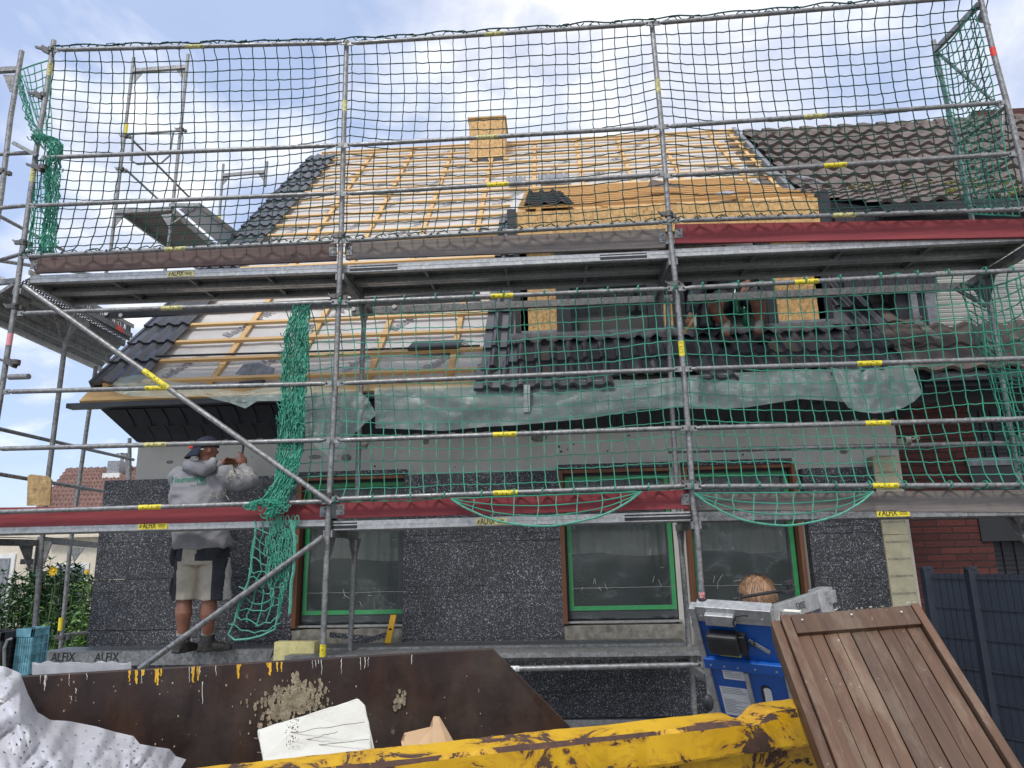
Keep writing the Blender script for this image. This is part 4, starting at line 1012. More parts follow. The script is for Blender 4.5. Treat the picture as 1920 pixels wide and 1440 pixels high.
netgrid('upper_safety_net', upper, 74, 21, .0052, 'green safety net stretched against the sky over the upper guard rails', GN, m='net_backlit', wrap=ub_wrap)
LX0 = at(556, 600, 0).x; LX1 = 6.35
def lower(i, j):
    nu, nv = 58, 15
    u, t = i/nu, j/nv; x = LX0+(LX1-LX0)*u; xp = x/3.07; sag = sin(pi*(xp-floor(xp)))
    zt, zb = zrail(x, 'lt')+.01, zrail(x, 'lb')-.02
    lf = max(0, 1-(x-LX0)/.9)
    x2 = x-.28*lf*(1-t)*0+.1*lf*sin(pi*t)+.018*noise.noise(V((x*1.7, t*4, 4)))+.16*(1-t)*(-.6)*(1 if x < .4 else max(0, 1-(x-.4)/1.5))+.04*(t-.5)
    z = zt+(zb-zt)*t-.05*sag*sin(pi*t)+.015*noise.noise(V((x*2.3, t*6, 2)))
    y = .03+.12*sag**.6*sin(pi*t)+.02*noise.noise(V((x*1.2, t*4, 7)))
    if j in (0, nv): y = -.045+.06*(i % 2)
    return V((x2, y, z))
def lo_wrap(mb):
    for w in ('lt', 'lb'):
        for k in range(22):
            x = .1+k*.29+R(-.06, .06); z = zrail(x, w); c = V((x, -.055, z))
            mb.path([c+V((.012*sin(t), -.032*cos(2*pi*t/8), .032*sin(2*pi*t/8))) for t in range(9)], .006, 4)
    for (a, b, dep) in (((845, 935), (1205, 922), 58), ((1302, 925), (1640, 922), 62)):
        rows = []
        for j in range(4):
            row = []
            for i in range(19):
                t = i/18; u = a[0]+(b[0]-a[0])*t; v = a[1]+(b[1]-a[1])*t+dep*j/3*sin(pi*t)**.75
                row.append(at(u+3*sin(i), v, -.06-.03*sin(pi*t)))
            rows.append(row); mb.use('net_hi' if j == 3 else 'net').path(row, .009 if j == 3 else .0055, 6)
        for i in range(2, 18, 2): mb.path([rows[j][i]+V((.01*sin(i*j), 0, 0)) for j in range(4)], .0055, 4)
netgrid('lower_safety_net', lower, 58, 15, .005, 'green safety net stretched across the lower guard rails in front of the dormer', GN, m='net', wrap=lo_wrap)
# end nets hanging between the two posts of the right end
def endnet(top, bot, nu, nv, bulge):
    def f(i, j):
        u, t = i/nu, j/nv
        a = top[0].lerp(top[1], u); b = bot[0].lerp(bot[1], u); p = a.lerp(b, t)
        s_ = sin(pi*u)
        return p+V((-.04*s_+.03*noise.noise(p*2.5), .02*noise.noise(p*3), -bulge*s_*sin(pi*min(1, t*1.6+.12))+.03*noise.noise(p*2)))
    return f
netgrid('end_safety_net', endnet((at(1832, 8, 0)+V((0, .03, 0)), at(1752, 104, .73)), (at(1912, 405, 0), at(1818, 400, .73)), 9, 24, .28), 9, 24, .0052, 'green net sagging between the two end posts at the upper right', GN)
netgrid('end_safety_net', endnet((at(1945, 508, 0), at(1800, 535, .73)), (at(2010, 905, 0), at(1905, 880, .73)), 9, 22, .2), 9, 22, .0056, 'green net hanging at the right end in front of the roller shutter', GN)
# gathered nets: a bundle of hanging loops
def bunch(name, spine, wid, label, cat='gathered net', strands=26, r=.0048, seg=.05, loops=60, yd=.06, mats=('net', 'net_hi')):
    mb = MB(); L = [0]
    for a, b in zip(spine, spine[1:]): L.append(L[-1]+(b-a).length)
    def sp(t):
        d = t*L[-1]
        for k in range(len(spine)-1):
            if d <= L[k+1] or k == len(spine)-2: f = (d-L[k])/(L[k+1]-L[k]); return spine[k].lerp(spine[k+1], f), wid[k]+(wid[k+1]-wid[k])*f
    n = max(8, int(L[-1]/seg))
    for s_ in range(strands):
        ph = R(0, 9); off = R(-1, 1); pts = []
        for k in range(n+1):
            p, w = sp(k/n); zig = (1 if (k+s_) % 2 else -1)*.007
            pts.append(p+V((off*w*.8+w*.3*noise.noise(V((k*.22, ph, 0)))+zig, (.5*noise.noise(V((k*.3, ph, 5)))+R(-.3, .3))*yd, R(-.006, .006))))
        mb.use(mats[0] if s_ % 5 else mats[1]).path(pts, r*R(.85, 1.15), 4)
    for s_ in range(loops):
        p, w = sp(R(0, 1)); c = p+V((R(-1, 1)*w, -yd*.6*R(.3, 1.3), 0)); a, b = R(.012, .035), R(.015, .04); tl = R(-.6, .6)
        mb.use(mats[0] if s_ % 3 else mats[1]).path([c+V((a*cos(q)+.3*b*tl*sin(q), -.02*sin(q), b*sin(q)-.02)) for q in [pi+pi*k_/6 for k_ in range(7)]], r, 4)
    o = mb.build(name, None, None, False); return tag(o, label, cat)
bunch('gathered_net', [at(566, 566, -.04), at(556, 640, -.04), at(550, 740, -.04), at(545, 840, -.04), at(535, 900, -.06), at(510, 945, -.1)], [.07, .13, .12, .12, .1, .13], 'thick bundle of green net hanging down in front of the battened roof', strands=60, loops=150)
bunch('gathered_net', [at(70, 252, -.03), at(92, 262, -.04), at(108, 275, -.04), at(100, 300, -.04)], [.08, .12, .1, .05], 'knot of green net tied at the upper left post', strands=30, loops=50)
bunch('gathered_net', [at(100, 285, .02), at(98, 340, .03), at(95, 400, .04), at(88, 478, .05)], [.1, .09, .08, .1], 'green net bundle hanging below the knot at the upper left post', strands=26, loops=60)
bunch('gathered_net', [at(32, 128, .0), at(42, 180, 0), at(60, 235, 0), at(80, 258, -.02)], [.02, .04, .05, .06], 'green net strands stretched from the outermost left post to the knot', strands=9, loops=6)
netgrid('side_safety_net', endnet((at(36, 130, 0), at(92, 112, 0)), (at(78, 250, 0), at(100, 262, 0)), 5, 10, .05), 5, 10, .005, 'small green net spanning between the two leftmost posts', GN)
netgrid('side_safety_net', endnet((at(62, 300, 0), at(96, 300, .05)), (at(52, 478, 0), at(88, 480, .05)), 6, 15, .04), 6, 15, .005, 'rumpled green net beside the upper left post below the knot', GN)
bunch('gathered_net', [at(470, 945, -.09), at(500, 935, -.1), at(530, 945, -.1), at(500, 962, -.1)], [.04, .08, .06, .03], 'coil of green net rope lying on the red toe board', strands=20, loops=50, r=.0065)
# tail of net hanging below the deck
tl = MB()
def tp(u, v, y=-.03): return at(u, v, y)
edge = [(480, 980), (478, 1010), (472, 1050), (466, 1090), (448, 1130), (440, 1165), (428, 1190), (440, 1200), (465, 1198), (490, 1192), (515, 1180), (522, 1150), (530, 1120), (540, 1080), (548, 1040), (552, 1000), (556, 975)]
tl.use('net_hi').path([tp(*p) for p in edge], .0085, 6)
for q in range(5):
    pts = [(478+q*14+6*noise.noise(V((k*.4, q, 0))), 975+k*(200-abs(q-2)*8)/14) for k in range(15)]
    pts = [(u-((k/14)**2)*(34-q*5)+9*noise.noise(V((k*.5, q*3, 2))), v) for k, (u, v) in enumerate(pts)]
    tl.use('net').path([tp(*p) for p in pts], .0055, 5)
for k in range(11):
    v = 990+k*18; a = next((e for e in edge if e[1] >= v), edge[6]); u0 = a[0]; u1 = 556-(k*3)
    tl.use('net_hi' if k % 3 == 0 else 'net').path([tp(u0+(u1-u0)*t/8+5*noise.noise(V((t, k, 8))), v+14*sin(pi*t/8)+13*noise.noise(V((t*.6, k*1.7, 1)))) for t in range(9)], .005, 5)
for q in range(9):
    x = 505+q*6; le = R(60, 190); pts = [(x+5*sin(k*.9+q)-k*k*.05, 975+le*k/14) for k in range(15)]
    tl.use('net' if q % 2 else 'net_hi').path([tp(*p, -.05) for p in pts], .0052, 5)
    for k in range(0, 14, 2):
        c = tp(*pts[k], -.05); tl.path([c+V((.016*cos(t), -.01, .04*sin(t))) for t in [2*pi*z/8 for z in range(9)]], .0046, 4)
tl.path([tp(545+4*sin(k*.7)+(k*1.5 if k < 6 else 9-(k-6)*3), 975+k*16, -.06) for k in range(12)], .014, 6)
tag(tl.build('gathered_net', None, None, False), 'tail of green net dangling below the deck beside the left window', 'gathered net')

# ================================================================== plastic film over the eaves
def sheet(name, cols, Y, label, m='film', ny=14, amp=.035, fold=3, nx=6, th=0, cat='plastic sheet', mid=.0):
    rows = []
    C = []
    for (a, b) in zip(cols, cols[1:]):
        for k in range(nx): C.append([a[q]+(b[q]-a[q])*k/nx for q in range(4)]+[len(C)])
    C.append(list(cols[-1])+[len(C)])
    for j in range(ny+1):
        t = j/ny; row = []
        for i, c in enumerate(C):
            u = c[0]+(c[2]-c[0])*t; v = c[1]+(c[3]-c[1])*t
            y = (Y[0]+(Y[1]-Y[0])*t) + amp*noise.noise(V((i*.35, t*fold, len(cols))))+amp*.8*abs(noise.noise(V((i*.45+t*3, t*fold*1.6, 2))))-mid*sin(pi*t)
            row.append(at(u, v, y))
        rows.append(row)
    o = MB().grid(rows).build(name, m, None, 'sheet'); tag(o, label, cat, 'translucent plastic sheets over the eaves'); return o
sheet('plastic_sheet', [(212, 718, 212, 722), (225, 708, 215, 735), (260, 702, 240, 742), (330, 716, 330, 746), (370, 722, 375, 740), (400, 728, 400, 748), (430, 732, 430, 755), (458, 735, 460, 766), (480, 730, 482, 752), (520, 722, 520, 752), (560, 716, 570, 748)], (.72, .62), 'plastic sheet lying along the left eaves with one pointed corner drooping')
sheet('plastic_sheet', [(566, 722, 572, 820), (590, 724, 590, 835), (610, 726, 612, 852), (630, 728, 625, 866), (650, 730, 645, 845), (672, 734, 665, 812), (688, 745, 683, 795), (700, 765, 706, 778)], (.66, .58), 'torn plastic flap hanging behind the second scaffold post')
sheet('plastic_sheet', [(702, 728, 704, 803), (760, 724, 770, 805), (800, 724, 830, 808), (880, 722, 900, 801), (960, 722, 970, 797), (1040, 716, 1050, 790), (1120, 712, 1110, 784), (1200, 712, 1200, 768), (1260, 708, 1262, 764), (1310, 706, 1310, 763)], (.68, .6), 'long plastic sheet hanging from the eaves in the middle bay')
sheet('plastic_sheet', [(1290, 704, 1292, 766), (1340, 702, 1340, 767), (1390, 698, 1400, 764), (1450, 696, 1450, 756), (1500, 692, 1500, 748), (1560, 694, 1560, 752), (1600, 694, 1600, 755)], (.68, .6), 'crinkled plastic sheet along the eaves below the crouching roofer')
sheet('plastic_sheet', [(1556, 688, 1562, 695), (1562, 690, 1575, 742), (1576, 692, 1590, 764), (1600, 694, 1610, 772), (1630, 692, 1640, 775), (1660, 688, 1665, 773), (1690, 684, 1695, 764), (1704, 684, 1715, 752), (1712, 690, 1729, 738)], (.62, .5), 'rounded bag-like plastic flap at the right end of the eaves')
tag(MB().bar(at(988, 722, .6), at(988, 773, .62), .04, .06, (1, 0, 0)).build('gutter_bracket', 'alu'), 'pale metal strip hanging in front of the eaves plastic', 'bracket')
# ================================================================== skip
RIM = 1.305
nl, nrr = atZ(330, 1455, RIM), atZ(1512, 1326, RIM)       # near rim, top middle line
ax_ = (nrr-nl); ax_.z = 0; ax_.normalize(); pp_ = V((-ax_.y, ax_.x, 0))
FH = 1.34
fl, fr_ = atZ(-60, 1274, FH), atZ(925, 1216, FH)
skip = empty('waste_skip', (1.2, -3.2, 0), 'open yellow waste skip with chipped rusty rim and dark brown inner wall', 'skip')
def dent(x):                                            # the rim is bent upwards and back near its right end
    return .014/(1+exp(-(x-2.46)/.012))-.02*exp(-((x-2.435)/.03)**2)
pts_n = 60; rows = []
nl2 = nl-ax_*.9; Ltot = (nrr-nl2).length+.25
prof = [(-.02, -.088), (-.05, -.086), (-.054, -.078), (-.056, -.014), (-.048, -.003), (.034, .003), (.044, -.004), (.046, -.08)]
for i in range(pts_n*3+1):
    s = Ltot*i/(pts_n*3); b = nl2+ax_*s; dz = dent(b.x); row = []
    for (a, h_) in prof:
        nz = .0028*noise.noise(V((s*5, a*30, h_*30)))+.0012*noise.noise(V((s*31, a*60, h_*60)))
        row.append(b+pp_*(a+.4*dz*0+nz)+V((0, 0, h_+dz*(1 if h_ > -.012 else .35 if h_ > -.05 else 0)+nz)))
    rows.append(row)
rim = MB().grid(rows).build('rim', 'rustyellow', skip); rim.data.polygons.foreach_set('use_smooth', [True]*len(rim.data.polygons)); rim.data.set_sharp_from_angle(angle=radians(22))
a, b = nl2-pp_*.0, nl2+ax_*Ltot
nwall = MB().prism([a+V((0, 0, -.07)), b+V((0, 0, -.07)), b+V((0, 0, -1.25))-ax_*.45, a+V((0, 0, -1.25))], pp_*.02).build('near_wall', 'rustyellow', skip)
rb = MB()
def rimpos(u):
    return min((nl2+ax_*(Ltot*k/400) for k in range(401)), key=lambda q: abs(960+F*(q-CAM).dot(RT)/(q-CAM).dot(FW)-u))
for u in (1182, 760, 420):
    c = rimpos(u)-pp_*.04; rb.prism([c-ax_*.035+V((0, 0, -.085)), c+ax_*.035+V((0, 0, -.085)), c+ax_*.035+V((0, 0, -1.2)), c-ax_*.035+V((0, 0, -1.2))], pp_*.05)
rb.build('stiffening_rib', 'rustyellow', skip, bevel=.006)
low = atZ(1042, 1364, .84)
fa = fl; d_ = (fr_-fl).normalized()
lowp = fr_+d_*((low-fr_).dot(d_)); lowp.z = low.z
lowp2 = lowp+(lowp-fr_)*1.2
poly = [fa, fr_, lowp2, V((lowp2.x-.05, lowp2.y, .05)), V((fa.x, fa.y, .05))]
fwall = MB().prism(poly, V((-d_.y, d_.x, 0))*.025).build('far_wall', 'brownskip', skip, bevel=.004)
nb_ = V((-d_.y, d_.x, 0))
dr = MB()
def onfar(u, v):
    d0 = ray(u, v); t = nb_.dot(fr_-CAM)/nb_.dot(d0); return CAM+d0*t
def drip(mb, u, v, L, w):
    p = onfar(u, v); n = 6; lf, rt = [], []
    for k in range(n+1):
        ww = w*(1-.5*k/n)*R(.6, 1.3); c = onfar(u+R(-1, 1), v+L*k/n); lf.append(c-d_*ww-nb_*.002); rt.append(c+d_*ww-nb_*.002)
    mb.add(lf+rt[::-1], [tuple(range(2*n+2))])
top_v = lambda u: 1265+(u-40)*(1216-1265)/885
dr.use('rustyellow')
M['dripyellow'] = basic('yellow_paint_run', (.75, .42, .03), .5, bump=0)
for u in (243, 256, 268, 292, 296, 302, 362, 372, 371, 447, 451, 502, 506, 520, 528): drip(dr.use('dripyellow'), u, top_v(u)+3, R(4, 34), R(.003, .007))
for u in (76, 85, 88, 130, 163, 266, 355, 360, 375, 405, 586, 592, 597, 603, 640, 676, 684, 690, 772): drip(dr.use('eps'), u, top_v(u)+3, R(4, 30), R(.0008, .0022))
for u, v, L in ((380, 1278, 42), (84, 1275, 20), (143, 1290, 10), (134, 1305, 8)): drip(dr.use('eps'), u, v, L, .002)
dr.build('paint_runs', None, fwall)['kind'] = 'stuff'
sp = MB()
M['render_splat'] = basic('dried_render', (.3, .25, .17), .95, var=.4, scale=40, bump=1, bs=60)
for k in range(620):
    if k < 400: u, v = random.gauss(562, 22), random.gauss(1312, 14)
    elif k < 560: u, v = random.gauss(520, 22), random.gauss(1335, 20)
    elif k < 590: u, v = R(548, 562), R(1262, 1300)
    else: u, v = random.gauss(750, 5), random.gauss(1312, 8)
    if v < top_v(u)+6: continue
    s = R(.7, 3.6)*(1.5 if k % 9 == 0 else 1); n_k = 9; ph = R(0, 9); sp.prism([onfar(u+s*cos(2*pi*q/n_k)*(1+.5*noise.noise(V((q*.9, ph, 0)))), v+s*1.7*sin(2*pi*q/n_k)*(1+.5*noise.noise(V((q*.9, ph, 3)))))-nb_*R(.001, .004) for q in range(n_k)], nb_*.004)
for k in range(70): u, v = R(90, 940), R(1260, 1420); p = onfar(u, v); s = R(.0015, .004); sp.ell(p, (s, s*.5, s*1.4), None, 5, 3)
sp.build('render_splatter', 'render_splat', fwall)['kind'] = 'stuff'
# ends and bottom
e1 = MB().prism([nl2+V((0, 0, -.1)), fl+V((0, 0, -.02)), V((fl.x, fl.y, .05)), V((nl2.x, nl2.y, .05))], ax_*.02).build('end_wall', 'brownskip', skip)
e2 = MB().prism([b+V((0, 0, -.55))-ax_*.3, lowp2+V((0, 0, -.03)), V((lowp2.x-.05, lowp2.y, .05)), b+V((0, 0, -1.2))-ax_*.45], ax_*.02).build('end_wall', 'brownskip', skip)
MB().prism([V((nl2.x, nl2.y, .05)), V((b.x-.45, b.y-.15, .05)), V((lowp2.x, lowp2.y, .05)), V((fl.x, fl.y, .05))], (0, 0, .01)).build('bottom', 'brownskip', skip)

# ================================================================== rubbish in the skip
def slab(name, px, Yn, th, m, label, cat, bevel=.006, rough=0):
    P = [at(u, v, Yn[i] if hasattr(Yn, '__len__') else Yn) for i, (u, v) in enumerate(px)]
    nrm = (P[1]-P[0]).cross(P[2]-P[0]).normalized()
    if nrm.y < 0: nrm = -nrm
    if rough:
        Q = []
        for i in range(len(P)):
            A, B = P[i], P[(i+1) % len(P)]
            n = max(1, int((B-A).length/.02))
            for k in range(n): Q.append(A.lerp(B, k/n)+V((R(-1, 1), 0, R(-1, 1)))*rough)
        P = Q
    o = MB().prism(P, nrm*th).build(name, m, None, bevel=bevel); return tag(o, label, cat)
ws = slab('polystyrene_board', [(482, 1368), (672, 1309), (685, 1322), (706, 1420), (700, 1450), (500, 1460)], [-3.35, -3.2, -3.2, -3.3, -3.4, -3.5], .05, 'eps', 'white polystyrene board leaning inside the skip', 'foam board', rough=.0015)
cr = MB()
for k, (u0, v0, u1, v1) in enumerate(((486, 1378, 690, 1348), (492, 1404, 698, 1380), (560, 1388, 640, 1366))):
    pts = [at(u0+(u1-u0)*t/20, v0+(v1-v0)*t/20+4*noise.noise(V((t*.4, k, 0))), -3.30) for t in range(21)]
    pts = [p+V((0, -.045, 0)) for p in pts]
    cr.path(pts, .0015, 4)
for k in range(50): p = at(R(535, 560), R(1345, 1400), -3.4); cr.ell(p, (R(.001, .004), .001, R(.001, .004)), None, 5, 3)
cr.build('crack', 'concrete', ws)
ws.data.update()
cb_ = MB().prism([at(812, 1345, -3.5), at(822, 1346, -3.5), at(850, 1395, -3.6), at(846, 1420, -3.6), at(810, 1410, -3.6)], (0, .02, 0)).prism([at(752, 1390, -3.55), at(757, 1378, -3.55), at(790, 1382, -3.5), at(812, 1365, -3.5), at(815, 1420, -3.6), at(760, 1425, -3.6)], (0, .01, .004)).prism([at(812, 1345, -3.5), at(806, 1362, -3.45), at(812, 1400, -3.5), at(818, 1400, -3.55)], (.004, .004, 0))
tag(cb_.build('cardboard_scrap', 'cardboard'), 'torn piece of brown cardboard sticking up behind the skip rim', 'cardboard')
# perforated white film heaped at the left: a rumpled sheet
out = [(-60, 1240), (10, 1250), (38, 1262), (52, 1300), (70, 1335), (95, 1350), (130, 1352), (180, 1362), (215, 1372), (250, 1380), (262, 1395), (290, 1400), (318, 1404), (330, 1418), (353, 1425)]
C = []
for a_, b_ in zip(out, out[1:]):
    for k in range(6): C.append((a_[0]+(b_[0]-a_[0])*k/6, a_[1]+(b_[1]-a_[1])*k/6))
rows = []
for j in range(41):
    t = j/40; row = []
    for i, (u, v) in enumerate(C):
        vv = v+(1520-v)*t; uu = u-(60*t*(u/353)); yb = -3.3-.75*t
        f = .1*noise.noise(V((uu*.016, vv*.012, 0)))+.13*abs(noise.noise(V((uu*.022+vv*.014, vv*.007, 4))))+.025*abs(noise.noise(V((uu*.06-vv*.02, vv*.015, 8))))+.012*noise.noise(V((uu*.08, vv*.06, 1)))
        row.append(at(uu, vv, yb-.12*sin(pi*min(1, t*1.2))-f*1.5))
    rows.append(row)
fm = MB().use('film_white').grid(rows); hl = MB()
for j in range(3, 40, 3):
    for i in range(2+(j % 2)*2, len(C)-2, 4):
        p = V(rows[j][i]); e1_ = (V(rows[j][i+1])-p); e2_ = (V(rows[j+1][i])-p)
        if e1_.length < 1e-4 or e2_.length < 1e-4: continue
        e1_.normalize(); e2_ = (e2_-e1_*e2_.dot(e1_)).normalized(); n3 = e1_.cross(e2_); n3 = n3 if n3.dot(CAM-p) > 0 else -n3; r_ = R(.0028, .0048); p = p+n3*.0025+e1_*R(-.006, .006)
        hl.add([p+e1_*r_*cos(2*pi*q/10)+e2_*r_*.9*sin(2*pi*q/10) for q in range(10)], [tuple(range(10))])
fo_ = fm.build('perforated_film', None, None, 'sheet'); hl.build('perforations', 'black', fo_)['kind'] = 'stuff'
tag(fo_, 'crumpled white perforated film heaped over the left end of the skip', 'plastic film')
d1 = MB().grid([[at(u, v+10*noise.noise(V((u*.05, j, 0)))+j*5-6, -2.75+.1*j+.05*noise.noise(V((u*.04, j, 3)))) for u in range(60, 250, 6)] for v, j in ((1248, 0), (1244, 1), (1252, 2), (1262, 3))])
tag(d1.build('plastic_wrap', 'film_white', None, 'sheet'), 'thin white plastic wrap lying behind the brown skip wall', 'plastic film')

# ================================================================== brown louvred gate leaf leaning on the skip
GT = [at(1462, 1158, -3.72), at(1722, 1137, -3.78), at(1893, 1470, -4.2), at(1630, 1500, -4.15)]
gu = (GT[1]-GT[0]); W_ = gu.length; gu.normalize(); gd = (GT[3]-GT[0]); gd = (gd-gu*gd.dot(gu)); shx = 0
gdl = ((GT[3]-GT[0])+(GT[2]-GT[1]))/2; gdd = gdl.normalized(); gn = gu.cross(gdd).normalized()
if gn.y > 0: gn = -gn                                     # towards the camera
M['gatewood'] = gatewood(Matrix((gu, gn, gdd)).to_euler())
O_ = GT[0]; HL = 1.35
gate = empty('wooden_gate', O_+gdd*HL, 'brown louvred wooden gate leaf leaning across the end of the skip', 'gate')
def gp(a, b, h=0): return O_+gu*a+gdd*b+gn*h
def gb(a0, a1, b0, b1, h0, h1): return [gp(a0, b0, h0), gp(a1, b0, h0), gp(a1, b1, h0), gp(a0, b1, h0), gp(a0, b0, h1), gp(a1, b0, h1), gp(a1, b1, h1), gp(a0, b1, h1)]
fwid = .027
MB().hexa(gb(-.0, fwid, 0, HL, -.06, .012)).build('stile', 'gatewood', gate, bevel=.002)
MB().hexa(gb(W_-fwid*.8, W_, 0, HL, -.03, .014)).build('stile', 'gatewood', gate, bevel=.002)
MB().hexa(gb(-.028, -.002, .005, HL, -.09, -.004)).build('edge_post', 'gatewood', gate, bevel=.002)
MB().hexa(gb(fwid+.002, W_-fwid*.8-.002, 0.004, .075, -.01, .012)).build('top_rail', 'gatewood', gate, bevel=.002)
np_ = 9; pw = (W_-2*fwid)/np_
for k in range(np_):
    a0 = fwid+pw*k+.0015; tl_ = R(-.001, .001); gk = .0035 if k % 2 else .0015
    MB().hexa([gp(a0, .07, -.02), gp(a0+pw-gk, .07, -.02), gp(a0+pw-gk, HL, -.02), gp(a0, HL, -.02), gp(a0, .07, -.003+tl_), gp(a0+pw-gk, .07, -.001), gp(a0+pw-gk, HL, -.001), gp(a0, HL, -.003+tl_)]).build('plank', 'gatewood', gate, bevel=.0015)
MB().hexa(gb(fwid, W_-fwid, .08, HL-.02, -.024, -.0205)).build('backing', 'black', gate)
hn = MB()
for a0, b0 in ((.055, .035), (W_*.5, .03), (W_-.06, .035)): c = gp(a0, b0, .02); hn.tube(c, c+gn*.0015, .0028, 8)
hn.build('screw', 'eps', gate)
sd = MB()
for k in range(90): c = gp(R(0, W_), R(-.004, .002), R(-.05, .018)); sd.ell(c, (R(.001, .006), R(.001, .003), R(.001, .003)), None, 5, 3)
sd.build('sawdust', 'dust', gate)['kind'] = 'stuff'

# ================================================================== hot-wire cutting machine
MY = -1.75
A0, A1 = at(1297, 1137, MY), at(1445, 1147, MY-.2)
B0 = min((at(1347, 1334, MY-.7+.02*k) for k in range(80)), key=lambda q: abs((q-A0).dot(A1-A0)))
mu = (A1-A0); MWd = mu.length; mu.normalize(); md = (B0-A0); md = (md-mu*md.dot(mu)).normalized(); mn = mu.cross(md).normalized()
if mn.y > 0: mn = -mn
mach = empty('foam_cutting_machine', at(1400, 1400, MY), 'blue foam cutting machine with silver frame standing behind the skip', 'machine')
MH = 1.35
def mp(a, b, h=0): return A0+mu*a+md*b+mn*h
def mbx(a0, a1, b0, b1, h0, h1): return [mp(a0, b0, h0), mp(a1, b0, h0), mp(a1, b1, h0), mp(a0, b1, h0), mp(a0, b0, h1), mp(a1, b0, h1), mp(a1, b1, h1), mp(a0, b1, h1)]
MB().hexa(mbx(.02, MWd, .08, MH, -.02, 0)).build('panel', 'blue', mach)
MB().hexa(mbx(-.015, .02, 0, MH, -.04, .02)).build('side_rail', 'alu', mach, bevel=.002)
MB().hexa(mbx(MWd+.002, MWd+.035, .1, MH, -.1, .01)).build('side_rail', 'alu', mach, bevel=.002)
hd = MB().hexa(mbx(.02, MWd+.0, -.01, .09, -.06, .012)).build('head_beam', 'alu', mach, bevel=.003)
MB().hexa(mbx(.075, .235, .015, .085, .013, .05)).build('cover_box', 'alu', hd, bevel=.005)
bt = MB()
for a_, b_ in ((.045, .055), (MWd-.05, .05)): c = mp(a_, b_, .012); bt.tube(c, c+mn*.008, .009, 8)
bt.build('bolt', 'alu', hd)
MB().hexa(mbx(.06, .235, .14, .27, .0, .075)).build('motor_housing', 'rubber', mach, bevel=.015)
MB().hexa(mbx(.235, .27, .15, .27, .0, .05)).build('motor_mount', 'black', mach, bevel=.004)
MB().hexa(mbx(.245, .256, .27, .34, .001, .012)).build('cable_channel', 'black', mach)
MB().path([mp(.25, .15, .03), mp(.235, .1, .05), mp(.232, .05, .055), mp(.25, .015, .04), mp(.29, .012, .03), mp(.31, .022, .02)], .0045, 6).build('cable', 'black', mach, True)
MB().hexa(mbx(.1, .215, .292, .335, .0, .002)).build('warning_sticker', 'yellow', mach)
wt = MB()
for k in range(5): wt.hexa(mbx(.125, .205, .298+k*.0065, .3005+k*.0065, .002, .0026))
wt.ell(mp(.112, .305, .002), (.006, .001, .006)); wt.build('sticker_print', 'black', mach)
st2 = MB().hexa(mbx(0.0, MWd+.01, .345, .415, .001, .03)).build('cross_bar', 'blue', mach, bevel=.003)
bt = MB()
for f in (.04, .12, .2, .3, .42): c = mp(f*MWd/.45, .385, .03); bt.tube(c, c+mn*.003, .006, 8)
bt.build('screw', 'alu', st2)
lv = [mp(.275, .205, .006), mp(.285, .19, .006), mp(.385, .262, .006), mp(.378, .285, .006)]
MB().prism(lv, mn*.006).build('latch', 'alu', mach); MB().ell(mp(.3, .215, .016), (.016, .012, .016)).build('latch_knob', 'rubber', mach, True)
for a0, a1, b0, b1 in ((.085, .205, .44, .505), (.045, .215, .565, .78)):
    lb = MB().use('label').hexa(mbx(a0, a1, b0, b1, .0, .002)).use('print')
    for k in range(int((b1-b0)/.012)-1):
        if b1-b0 > .1 and 3 < k < 7: continue
        lb.hexa(mbx(a0+.01, a0+.01+(a1-a0-.02)*R(.4, 1), b0+.008+k*.012, b0+.012+k*.012, .002, .0026))
    lb.build('paper_label', None, mach)
MB().hexa(mbx(.212, .235, .43, MH, .0, .02)).build('guide_strip', 'alu', mach)
hp = MB().use('black').prism([mp(.31+.03*cos(t)+(0), .55+.03*sin(t)*1+(.13 if sin(t) > 0 else 0), .001) for t in [pi*k/6 for k in range(12)]], mn*.002).use('label').prism([mp(.318+.022*cos(t), .557+.022*sin(t)+(.13 if sin(t) > 0 else 0), .004) for t in [pi*k/6 for k in range(12)]], mn*.001)
hp.build('hand_slot', None, mach)
# arm swung back to the right
R0, R1 = at(1446, 1140, MY-.1), at(1556, 1104, MY+.25)
ad = (R1-R0).normalized(); a_dn = V((0, 0, -1))
arm = MB().obox((R0+R1)/2+a_dn*.035, (R1-R0)/2, ad.cross(V((0, 0, 1))).normalized()*.018, V((0, 0, 1))*.048).build('arm', 'alu', mach, bevel=.003)
tx = MB(); nn_ = ad.cross(V((0, 0, 1))).normalized()
if nn_.y > 0: nn_ = -nn_
text(tx.use('black'), '5305S', R0.lerp(R1, .42)+nn_*.0195+V((0, 0, -.035)), ad, V((0, 0, 1)), .085, 1.5); text(tx.use('print'), 'isoturbo', R0.lerp(R1, .17)+nn_*.0195+V((0, 0, -.035)), ad, V((0, 0, 1)), .1, 1.1)
tx.build('lettering', None, arm)
MB().obox(at(1540, 1128, MY+.2), ad*.06, nn_*.03, V((.01, 0, -.075))).obox(at(1556, 1118, MY+.2), ad*.02, nn_*.03, V((0, 0, .035))).build('end_block', 'alu', mach, bevel=.003)
MB().path([at(1374, 1124, MY-.05), at(1400, 1118, MY-.05), at(1450, 1110, MY+.05), at(1490, 1106, MY+.1)], .009, 8).tube(at(1386, 1126, MY-.05), at(1388, 1112, MY-.05), .012).tube(at(1477, 1112, MY+.05), at(1479, 1094, MY+.05), .008).build('bow_lever', 'rubber', mach, True)
